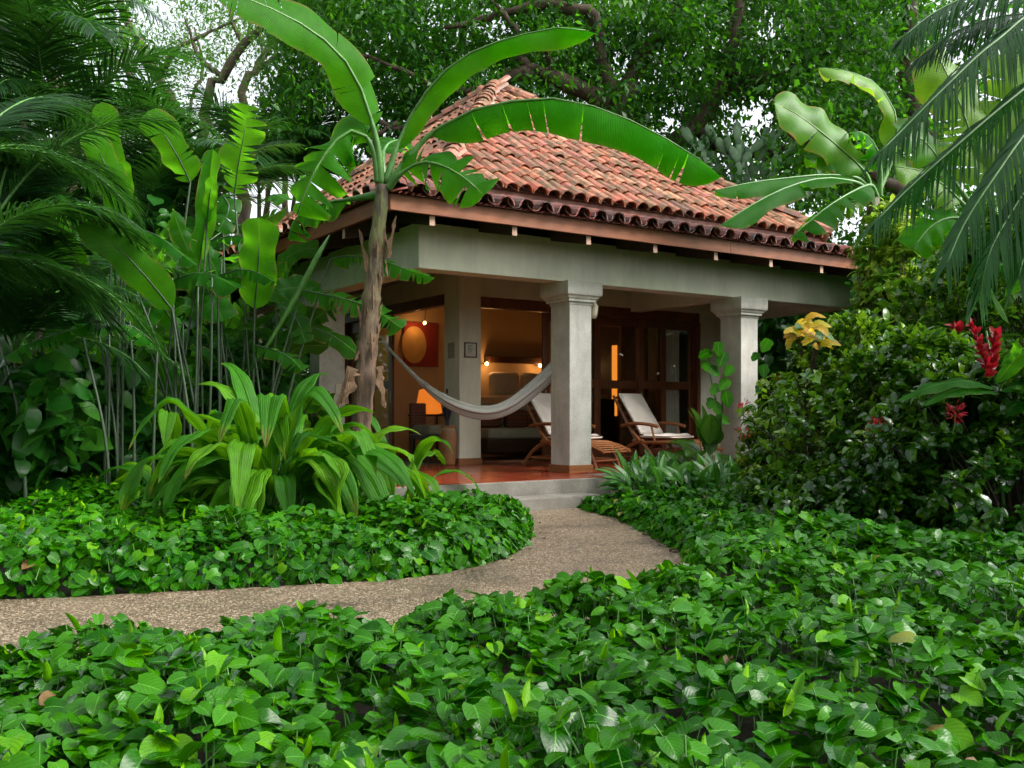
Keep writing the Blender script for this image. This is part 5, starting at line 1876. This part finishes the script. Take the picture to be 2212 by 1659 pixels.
def bush(name, x, Y, top, rx, label, cat, nw, size, mat='shrub', tint=0.25, per=9, low=0.05, ry=None, young=0.25, gap=0.0, lift=0.0):
    """whorls of leaves on twig ends over a dome"""
    b = D(x, 900, Y)
    b[2] = 0
    p = plant(name, b, label, cat)
    h = D(x, top, Y)[2]
    ry = ry or rx * 0.75
    a = rng.uniform(0, 2 * math.pi, nw)
    zz = rng.uniform(0, 1, nw) ** 0.85
    sh = np.sqrt(np.clip(1 - (np.maximum(zz - 0.35, 0) / 0.65) ** 2.2, 0.02, 1))
    rad = sh * rng.uniform(0.55, 1.04, nw) * (1 + 0.22 * np.sin(a * 3 + zz * 7) + 0.12 * np.sin(a * 7 + x))
    c = np.column_stack([b[0] + np.cos(a) * rad * rx, b[1] + np.sin(a) * rad * ry, low + lift + zz * (h - low - lift) * (1 + 0.09 * np.sin(a * 5 + x))])
    outd = np.column_stack([np.cos(a) * rad, np.sin(a) * rad, (zz - 0.35) * 1.6])
    outd /= np.linalg.norm(outd, axis=1)[:, None] + 1e-6
    cc = np.repeat(c, per, axis=0)
    oo = np.repeat(outd, per, axis=0)
    n = len(cc)
    d = rdir(n) * 0.9 + oo * 0.75
    nn = oo * 0.8 + np.array([0, 0, 1.1]) + rdir(n) * 0.35
    pos = cc - oo * rng.uniform(0, 0.1, n)[:, None] + rdir(n) * 0.025
    isy = np.repeat(rng.uniform(0, 1, nw) < young, per)
    ti = np.where(isy, tint + 0.55, tint) + np.repeat(rng.normal(size=nw) * 0.1, per) + rng.normal(size=n) * 0.12
    sc = size * np.where(isy, 0.85, 1.0) * (1 + 0.22 * rng.normal(size=n)).clip(0.5, 1.6)
    foliage("foliage", p, mat, [scatter(T_SHRUB, pos, d, nn, sc, ti.clip(0, 1))], True)
    m2 = MB()
    for i in range(min(nw // 4, 130)):
        e = c[i] - b
        s = np.array([random.gauss(0, .08), random.gauss(0, .08), 0.0])
        m2.tube(spline([s, s * 0.5 + e * 0.45 + np.array([random.gauss(0, .05), random.gauss(0, .05), 0.1]), e], 6), list(np.linspace(0.011, 0.004, 6)), 4, cap=False)
    m2.build("twigs", 'twig', p)
    return p


B1 = bush("ixora_shrub", 1690, 10.4, 855, 0.5, "low lime tipped shrub nearest the second column", "shrub", 320, 0.095, tint=0.42, young=0.6)
B2 = bush("ixora_shrub", 1850, 9.4, 712, 0.92, "rounded shrub with yellow green shoots in the middle of the right hedge", "shrub", 800, 0.095, tint=0.36, young=0.5)
B3 = bush("ixora_shrub", 1990, 8.4, 742, 1.1, "dark glossy shrub with one red bloom below the ginger leaves", "shrub", 950, 0.1, tint=0.22, young=0.2)
B4 = bush("ixora_shrub", 2190, 7.6, 790, 1.0, "dark glossy shrub cut off by the right picture edge", "shrub", 800, 0.1, tint=0.1, young=0.06)
bush("tall_shrub", 2110, 11.2, 545, 1.1, "tall dark shrub masking the end of the beam", "shrub", 950, 0.115, tint=0.2, young=0.12, ry=0.9)
bush("tall_shrub", 2190, 10.0, 470, 1.25, "tall leafy shrub under the hanging palm fronds at right", "shrub", 850, 0.12, tint=0.3, young=0.2, ry=0.9)
bush("tall_shrub", 1950, 12.6, 620, 0.4, "slender leafy shrub growing up past the fascia end", "shrub", 260, 0.13, tint=0.45, young=0.3, ry=0.6)
bush("fern_bush", 1925, 12.0, 455, 0.5, "lime yellow feathery bush above the roof corner", "bush", 260, 0.12, 'limebush', 0.6, lift=2.2, young=0.3)
bush("low_shrub", 1740, 9.0, 1000, 0.6, "low dark shrub sprawling at the hedge foot by the path", "shrub", 330, 0.085, tint=0.2, young=0.1)
bush("low_shrub", 1880, 7.9, 1000, 0.9, "low dark shrub in the deep shade of the hedge", "shrub", 420, 0.085, tint=0.12, young=0.05)


def flower(x, y, Y, r, label, npet=70):
    p = plant("ixora_bloom", D(x, y, Y), label, "flower", "red blooms on the hedge")
    c = np.array(p.location)
    n = npet
    o = rdir(n, 0.2) * r
    pos = c + o * rng.uniform(0.3, 1, n)[:, None]
    foliage("petals", p, 'redflower', [scatter(T_FLOWER, pos, o + rdir(n) * 0.03, rdir(n, .5) + o * 8, np.full(n, r * 0.8), rng.uniform(0, 1, n))])
    m2 = MB()
    m2.tube([(0, 0, 0), (0.01, 0.03, -r * 1.2), (0.02, 0.08, -r * 2.5)], 0.004, 4)
    m2.build("flower_stalk", 'stem_green', p)


flower(1606, 935, 9.85, 0.065, "red ixora bloom nearest the aglaonema patch")
flower(1606, 880, 10.0, 0.055, "small red bloom at the foot of the second column")
flower(1690, 822, 9.75, 0.05, "faint red bloom on the lime tipped shrub crest")
flower(1895, 925, 7.72, 0.065, "red bloom half sunk in the middle of the dark shrub")
flower(2063, 893, 7.2, 0.062, "bright red bloom alone on the dark shrub below the ginger", 90)
flower(1838, 935, 8.3, 0.035, "tiny fading red bloom deep in the hedge", 40)

# ---- red ginger
gin = plant("red_ginger", (D(2170, 900, 7.5)[0], 7.5, 0), "red ginger with tall crimson flower spike and broad leaves", "ginger plant")
GP = spline(pts3([(2170, 1150, 7.5), (2160, 950, 7.5), (2145, 810, 7.5), (2130, 715, 7.5)]), 20)
stalk_obj("flower_stalk", gin, 'stem_green', GP, list(np.linspace(0.016, 0.008, 20)), 6)
for (a, b_, n_) in (((2140, 815), (2098, 700), 70), ((2142, 800), (2152, 722), 55), ((2076, 718), (2060, 704), 16)):
    pa, pb = D(a[0], a[1], 7.35), D(b_[0], b_[1], 7.35)
    pos = pa + (pb - pa) * rng.uniform(0, 1, n_)[:, None]
    ax = nrmz(pb - pa)
    d = ax * 0.9 + rdir(n_) * 0.9
    sp_ = foliage("flower_spike", gin, 'redflower', [scatter(tmpl_leaf(4, 1, lance, 0.28, 0.5, 0.3), pos, d, d * 0 + np.array([0, -0.6, 0.7]) + rdir(n_) * 0.5, rng.uniform(0.05, 0.085, n_), rng.uniform(0, 1, n_))], True)
for pp, hw0 in (([(2150, 840), (2090, 822), (2010, 835), (1935, 868)], 0.075), ([(2160, 850), (2100, 838), (2040, 850), (1990, 878)], 0.07), ([(2160, 845), (2210, 832), (2270, 860), (2320, 900)], 0.1),
                ([(2165, 900), (2200, 870), (2240, 890), (2280, 930)], 0.1), ([(2150, 830), (2200, 770), (2260, 740), (2310, 740)], 0.08), ([(2180, 700), (2130, 590), (2180, 570), (2300, 560)], .08), ([(2160, 790), (2190, 760), (2200, 730)], .05),
                ([(2170, 640), (2210, 600), (2280, 590), (2340, 600)], .09)):
    leaf_obj("leaf", gin, 'banana', [D(x, y, 7.2 - 0.05 * i) for i, (x, y) in enumerate(pp)], hw0, (0, -0.5, 0.85), -0.25, -0.3, n=20, nc=3, prof=lance, tint=0.15, wav=0.15)

# ---- croton behind the second column
cro = plant("croton", (D(1745, 900, 9.25)[0], 9.25, 0), "croton with glowing yellow leaves beyond the second column", "croton")
for i in range(36):
    a = random.uniform(0, 6.28)
    c = D(random.gauss(1748, 20), random.gauss(726, 18), 9.25 + random.uniform(-.25, .25))
    d = np.array([math.cos(a), -abs(math.sin(a)) * 0.6, random.uniform(-0.5, 0.5)])
    yl = random.random() < 0.72
    leaf_obj("leaf", cro, 'croton' if yl else 'lance', [c, c + d * 0.1 + [0, 0, 0.03], c + d * 0.21 + [0, 0, -0.02]], random.uniform(0.042, 0.062), (0, -0.6, 0.7), 0.1, 0.1, n=8, nc=2, prof=lance, tint=random.random())
for i in range(5):
    stalk_obj("stem", cro, 'twig', [np.array(cro.location), D(1745 + random.uniform(-20, 20), 800, 9.25), D(1750 + random.uniform(-40, 40), 720 + random.uniform(-20, 30), 9.25)], [0.016, 0.012, 0.006], 5)


# ---- lance-leaved plants along the terrace edge
def lance_plant(x, Y, n, L, label, mat='lance', hw=0.042, tint=0.35, name="aglaonema", cat="foliage plant", group="aglaonemas along the terrace edge", z0=0.0, elr=(0.6, 1.4)):
    b = D(x, 900, Y)
    b[2] = z0
    p = plant(name, b, label, cat, group)
    for i in range(n):
        a = random.uniform(0, 6.28)
        e = random.uniform(*elr)
        d = np.array([math.cos(a) * math.cos(e), math.sin(a) * math.cos(e), math.sin(e)])
        st = L * random.uniform(0.4, 0.9)
        s = b + np.array([random.gauss(0, .05), random.gauss(0, .05), 0])
        q = s + d * st
        d2 = nrmz(d + np.array([0, 0, -0.35]))
        d3 = nrmz(d2 + np.array([0, 0, -0.5]))
        l2 = L * random.uniform(0.7, 1.05)
        P = [q, q + d2 * l2 * 0.5, q + d2 * l2 * 0.5 + d3 * l2 * 0.5]
        nr = nrmz(np.array([0, 0, 1]) - 0.6 * d + np.array([0, -0.25, 0]))
        leaf_obj("leaf", p, mat, P, hw * random.uniform(0.75, 1.2), nr, 0.25, 0.25, n=9, nc=2, prof=lance, tint=min(1, max(0, random.gauss(tint, 0.2))), wav=0.06)
        if i % 2 == 0:
            stalk_obj("leaf_stalk", p, 'stem_green', [s, s * 0.5 + q * 0.5, q], [0.008, 0.007, 0.005], 5)
    return p


AGL = ("at the corner of the concrete terrace", "second from the terrace corner in the front row", "below the leg rest of the hidden deck chair", "in the front row before the far deck chair", "in the middle of the patch with lighter neighbours",
       "at the front of the patch facing the ivy", "near the hedge end of the patch", "at the front by the red ixora bloom", "behind the front row close to the deck chairs", "at the back of the patch under the dumb cane",
       "tucked against the terrace side", "at the back beside the second column", "last of the patch touching the lime tipped shrub")
for i, (x, Y) in enumerate(((1368, 11.5), (1385, 11.0), (1400, 11.3), (1430, 10.9), (1465, 11.3), (1495, 10.8), (1530, 11.2), (1560, 10.8), (1420, 11.9), (1480, 11.9), (1385, 11.7), (1540, 11.7), (1585, 11.2))):
    lance_plant(x, Y, 20, 0.42, "lance leaved aglaonema " + AGL[i], hw=0.046, tint=0.4 if i % 3 else 0.7)
# dumb cane by the wall, climber on the wall
lance_plant(1480, 12.4, 14, 0.5, "dumb cane with netted pale veins before the far deck chair", 'dieff', 0.1, 0.3, "dumb_cane", "foliage plant", "dumb canes by the porch", elr=(0.4, 1.4))
lance_plant(1530, 13.0, 14, 0.55, "dumb cane with netted pale veins against the white wall", 'dieff', 0.12, 0.5, "dumb_cane", "foliage plant", "dumb canes by the porch", elr=(0.5, 1.5), z0=0.3)
lance_plant(1590, 12.3, 14, 0.5, "dumb cane with netted pale veins at the foot of the second column", 'dieff', 0.1, 0.25, "dumb_cane", "foliage plant", "dumb canes by the porch", elr=(0.4, 1.4))
cw = plant("climbing_vine", HL(4.9, 1.6, 0), "climber with round green leaves up the white wall by the second column", "vine")
CVY = 14.6
stalk_obj("stem", cw, 'stem_green', pts3([(1545, 960, CVY), (1550, 880, CVY), (1536, 820, CVY), (1530, 770, CVY), (1545, 745, CVY)]), [0.014, 0.013, 0.011, 0.009, 0.006], 6)
stalk_obj("stem", cw, 'stem_green', pts3([(1560, 900, CVY), (1562, 820, CVY), (1570, 760, CVY)]), [0.012, 0.01, 0.006], 6)
for (x, y, s) in ((1524, 765, 1), (1552, 752, 1), (1560, 775, 1.1), (1540, 800, 1), (1524, 790, .8), (1565, 830, 1), (1545, 840, .9), (1570, 860, 1.1), (1548, 880, .9), (1575, 800, .9), (1535, 870, .8), (1560, 905, 1), (1655, 745, 1), (1650, 800, .9), (1632, 770, .7), (1640, 840, .7)):
    a = random.uniform(-2.6, -0.5)
    c = D(x, y, CVY - 0.3 if x < 1600 else 13.6)
    d = np.array([math.cos(a), -0.3, math.sin(a)])
    leaf_obj("leaf", cw, 'pothos', [c - d * 0.1 * s, c, c + d * 0.13 * s], 0.085 * s, (0, -0.8, 0.5), 0.05, 0.05, n=10, nc=2, prof=heart, tint=random.uniform(0.1, 0.45))

# ================================================================== GROUND COVER
TH_HI = [tmpl_leaf(6, 2, heart, 0.43, f, bd, 0.12, rp_) for f, bd, rp_ in ((0.22, -0.28, 0.02), (0.1, -0.4, 0.03), (0.4, -0.15, 0.02), (0.3, -0.5, 0.03))]
TH_LO = [tmpl_leaf(4, 1, heart, 0.43, f, bd, 0.1) for f, bd in ((0.25, -0.28), (0.12, -0.4), (0.45, -0.2))]
T_ROLL = tmpl_leaf(5, 1, lance, 0.16, 1.6, -0.1)


def cover_points(x0, x1, y0, y1, dens):
    n = int((x1 - x0) * (y1 - y0) * dens)
    P = np.column_stack([rng.uniform(x0, x1, n), rng.uniform(y0, y1, n)])
    P = P[np.abs(P[:, 0]) < 0.66 * P[:, 1] + 0.35]
    d = -poly_dist(P, PATH)
    # keep clear of the terrace and step
    du, dv = P[:, 0] - HO[0], P[:, 1] - HO[1]
    u = du * CT + dv * ST
    v = -du * ST + dv * CT
    ok = (d > 0.0) & ~((v > -0.78) & (u < 0.05) & (u > -3.3)) & ~((v > -0.1) & (u > -2.9)) & ~((v > -1.12) & (u < -0.42) & (u > -1.9))
    return P[ok], d[ok]


def cover(name, P, d, label, hmax, near):
    n = len(P)
    bump_ = 0.05 * np.sin(P[:, 0] * 3.1 + 1) * np.cos(P[:, 1] * 2.7) + 0.035 * np.sin(P[:, 0] * 7.3 + P[:, 1] * 5.1)
    far_ = np.clip((P[:, 1] - 8.6) / 1.6, 0, 1) * (P[:, 0] > -2.6) * (P[:, 0] < 0.6)
    far_ = np.maximum(far_, 1.2 * np.clip((P[:, 1] - 9.6) / 1.2, 0, 1) * (P[:, 0] > 0.6) * (P[:, 0] < 1.7))
    h = (hmax * (1 - 0.45 * far_) + bump_ * 1.6) * (1 - np.exp(-(d + 0.03) / 0.13))
    lay = rng.uniform(0, 1, n) ** 1.9                      # 0 = top of the cover
    z = np.where(d < 0.14, h * 1.25 * rng.uniform(0, 1, n), h * (1 - 0.62 * lay)) + 0.015
    # outward direction near the path edge
    eps = 0.02
    g = np.column_stack([(-poly_dist(P + [eps, 0], PATH) - d), (-poly_dist(P + [0, eps], PATH) - d)]) / eps
    edge = np.exp(-d / 0.14)[:, None]
    out = np.column_stack([-g[:, 0], -g[:, 1], np.zeros(n)])
    az = rng.uniform(0, 2 * math.pi, n)
    nn = np.column_stack([np.cos(az), np.sin(az), np.zeros(n)]) * rng.uniform(0.05, 0.75, n)[:, None] + np.array([0.0, -0.28, 1.0])
    nn = nn + out * edge * 1.5
    a2 = rng.uniform(0, 2 * math.pi, n)
    dr = np.column_stack([np.cos(a2), np.sin(a2), rng.uniform(-0.55, 0.12, n)]) + out * edge * 0.8 + np.array([0, 0, -0.5]) * edge
    pos = np.column_stack([P, z])
    pos[:, :2] += out[:, :2] * edge * rng.uniform(-0.02, 0.06, n)[:, None]
    patch = 0.5 + 0.5 * np.sin(P[:, 0] * 1.1 + 0.6) * np.cos(P[:, 1] * 0.9 + 1.2)
    ti = 0.16 + 0.16 * patch + 0.12 * rng.normal(size=n)
    yng = rng.uniform(0, 1, n) < 0.055
    ti = np.where(yng, rng.uniform(0.42, 0.85, n), ti).clip(0, 1)
    ti = np.where(rng.uniform(0, 1, n) < 0.0015, rng.uniform(1.6, 2.0, n), ti)
    sc = (0.042 + 0.078 * rng.beta(1.6, 2.0, n)) * np.where(rng.uniform(0, 1, n) < 0.08, 1.25, 1.0)
    # base of each leaf sits on its petiole, blade centred on the point
    X_, Yv, Z_ = frames(dr, nn)
    pos = pos - Yv * sc[:, None] * 0.45
    lst = []
    T = TH_HI if near else TH_LO
    pick = rng.integers(0, len(T), n)
    roll = rng.uniform(0, 1, n) < 0.018
    for i, t in enumerate(T):
        q = (pick == i) & ~roll
        lst.append(scatter(t, pos[q], dr[q], nn[q], sc[q], ti[q]))
    if roll.any():
        k = roll.sum()
        dd = rdir(k) * 0.5 + np.array([0, 0, 1.1])
        ps = np.column_stack([P[roll], h[roll] * 0.95])
        lst.append(scatter(T_ROLL, ps, dd, rdir(k), sc[roll] * 0.95, rng.uniform(0.6, 1, k)))
    o = foliage(name, None, 'pothos', lst, True)
    tag(o, label, "ground cover", kind='stuff')
    # petioles and runners
    q = np.where(rng.uniform(0, 1, n) < (0.4 if near else 0.16))[0]
    b0 = pos[q]
    b1 = b0 + np.column_stack([rng.normal(size=len(q)) * 0.03, rng.normal(size=len(q)) * 0.03, -rng.uniform(0.05, 0.14, len(q))])
    w = 0.0022
    V = np.concatenate([b0 + [w, 0, 0], b0 + [-w, w, 0], b0 + [-w, -w, 0], b1 + [w * 1.4, 0, 0], b1 + [-w, w * 1.4, 0], b1 + [-w, -w * 1.4, 0]])
    k = len(q)
    ii = np.arange(k)
    F = np.vstack([np.column_stack([ii + a * k, ii + b_ * k, ii + (b_ + 3) * k, ii + (a + 3) * k]) for a, b_ in ((0, 1), (1, 2), (2, 0))])
    so = add("petioles", mesh("petioles", V, F, 'stem_green'), o)
    so["kind"] = "stuff"
    return o


P, d = cover_points(-6.2, 6.2, 1.5, 12.6, 560)
Pe, de = cover_points(-6.2, 2.5, 3.0, 12.0, 900)
P, d = np.vstack([P, Pe[de < 0.16]]), np.concatenate([d, de[de < 0.16]])
fy = np.interp(P[:, 0], pn[::-1][:, 0][np.argsort(pn[::-1][:, 0])], pn[::-1][:, 1][np.argsort(pn[::-1][:, 0])])
near_side = np.where(P[:, 0] < 0.9, P[:, 1] < np.interp(P[:, 0], [-9, -6, -3, -1.5, -.5, .25, .7, .9], [2.6, 3.2, 3.9, 4.3, 4.62, 4.98, 5.45, 5.7]) + 0.3, P[:, 1] < 5.6)
right = (~near_side) & (P[:, 0] > 0.4)
left = (~near_side) & (~right)
nearmost = near_side & (P[:, 1] < 4.2)
# leaves deep under the hedge are never seen
vis_r = right & (P[:, 1] < 11.9 - 0.55 * np.maximum(P[:, 0] - 1.0, 0))
vis_l = left & (P[:, 1] < 11.0)
cover("ivy_bed", P[near_side], d[near_side], "near bed of heart leaved ivy filling the foreground below the path", 0.235, True)
cover("ivy_bed", P[vis_l], d[vis_l], "bed of heart leaved ivy around the palm grass beyond the path", 0.31, False)
cover("ivy_bed", P[vis_r], d[vis_r], "bed of heart leaved ivy between the path bend and the right hedge", 0.26, False)

# ---- small extras: dry leaves on the ivy, a feathery seedling
for (x, y, Y, s, lab) in ((230, 1380, 4.25, 0.1, "dry red brown leaf on the ivy at the left path edge"), (1572, 1432, 3.5, 0.09, "curled brown leaf on the ivy right of centre"), (1690, 1462, 3.35, 0.07, "small grey brown leaf sunk between ivy leaves"),
                          (1455, 1192, 7.7, 0.12, "brown leaf lying on the path edge at the bend"), (1480, 1590, 2.75, 0.06, "tiny curled brown leaf resting on an ivy leaf")):
    c = D(x, y, Y)
    o = plant("dry_leaf", c, lab, "dry leaf", "fallen dry leaves")
    a = random.uniform(0, 6.28)
    dv = np.array([math.cos(a), math.sin(a), 0.1])
    leaf_obj("leaf_blade", o, 'dryleaf', [c - dv * s * 0.5, c + [0, 0, 0.015], c + dv * s * 0.5], s * 0.22, (0, -0.3, 1), 0.7, 0.6, n=9, nc=2, prof=lance, tint=random.random(), wav=0.3)
lp_ = np.column_stack([rng.uniform(-3.2, 1.3, 400), rng.uniform(4.2, 11.2, 400)])
ld_ = poly_dist(lp_, PATH)
lp_ = lp_[(ld_ > 0.01) & (ld_ < 0.16)][:46]
k_ = len(lp_)
a_ = rng.uniform(0, 6.28, k_)
lt = foliage("leaf_litter", None, 'dryleaf', [scatter(T_SHRUB, np.column_stack([lp_, np.full(k_, 0.02)]), np.column_stack([np.cos(a_), np.sin(a_), np.zeros(k_)]), rdir(k_) * 0.3 + np.array([0, 0, 1]), rng.uniform(0.025, 0.06, k_), rng.uniform(0, 1, k_))])
tag(lt, "bits of dry leaf litter along the path edges", "leaf litter", kind='stuff')
sd = plant("feathery_seedling", (D(1800, 1580, 2.85)[0], 2.85, 0.1), "feathery seedling poking out of the foreground ivy", "seedling")
for i in range(9):
    a = random.uniform(0, 6.28)
    tip = D(1790 + math.cos(a) * 75, 1575 + math.sin(a) * 22 - 12, 2.85 + 0.05 * math.sin(a))
    b = D(1800, 1600, 2.85)
    frond(sd, [b, (b + tip) / 2 + [0, 0, 0.02], tip], 11, 0.022, 0.0045, 'palm', (0, -0.3, 1), 0.1, 0.9, 1.2, rr=0.0015, start=0.25, vee=0.0)
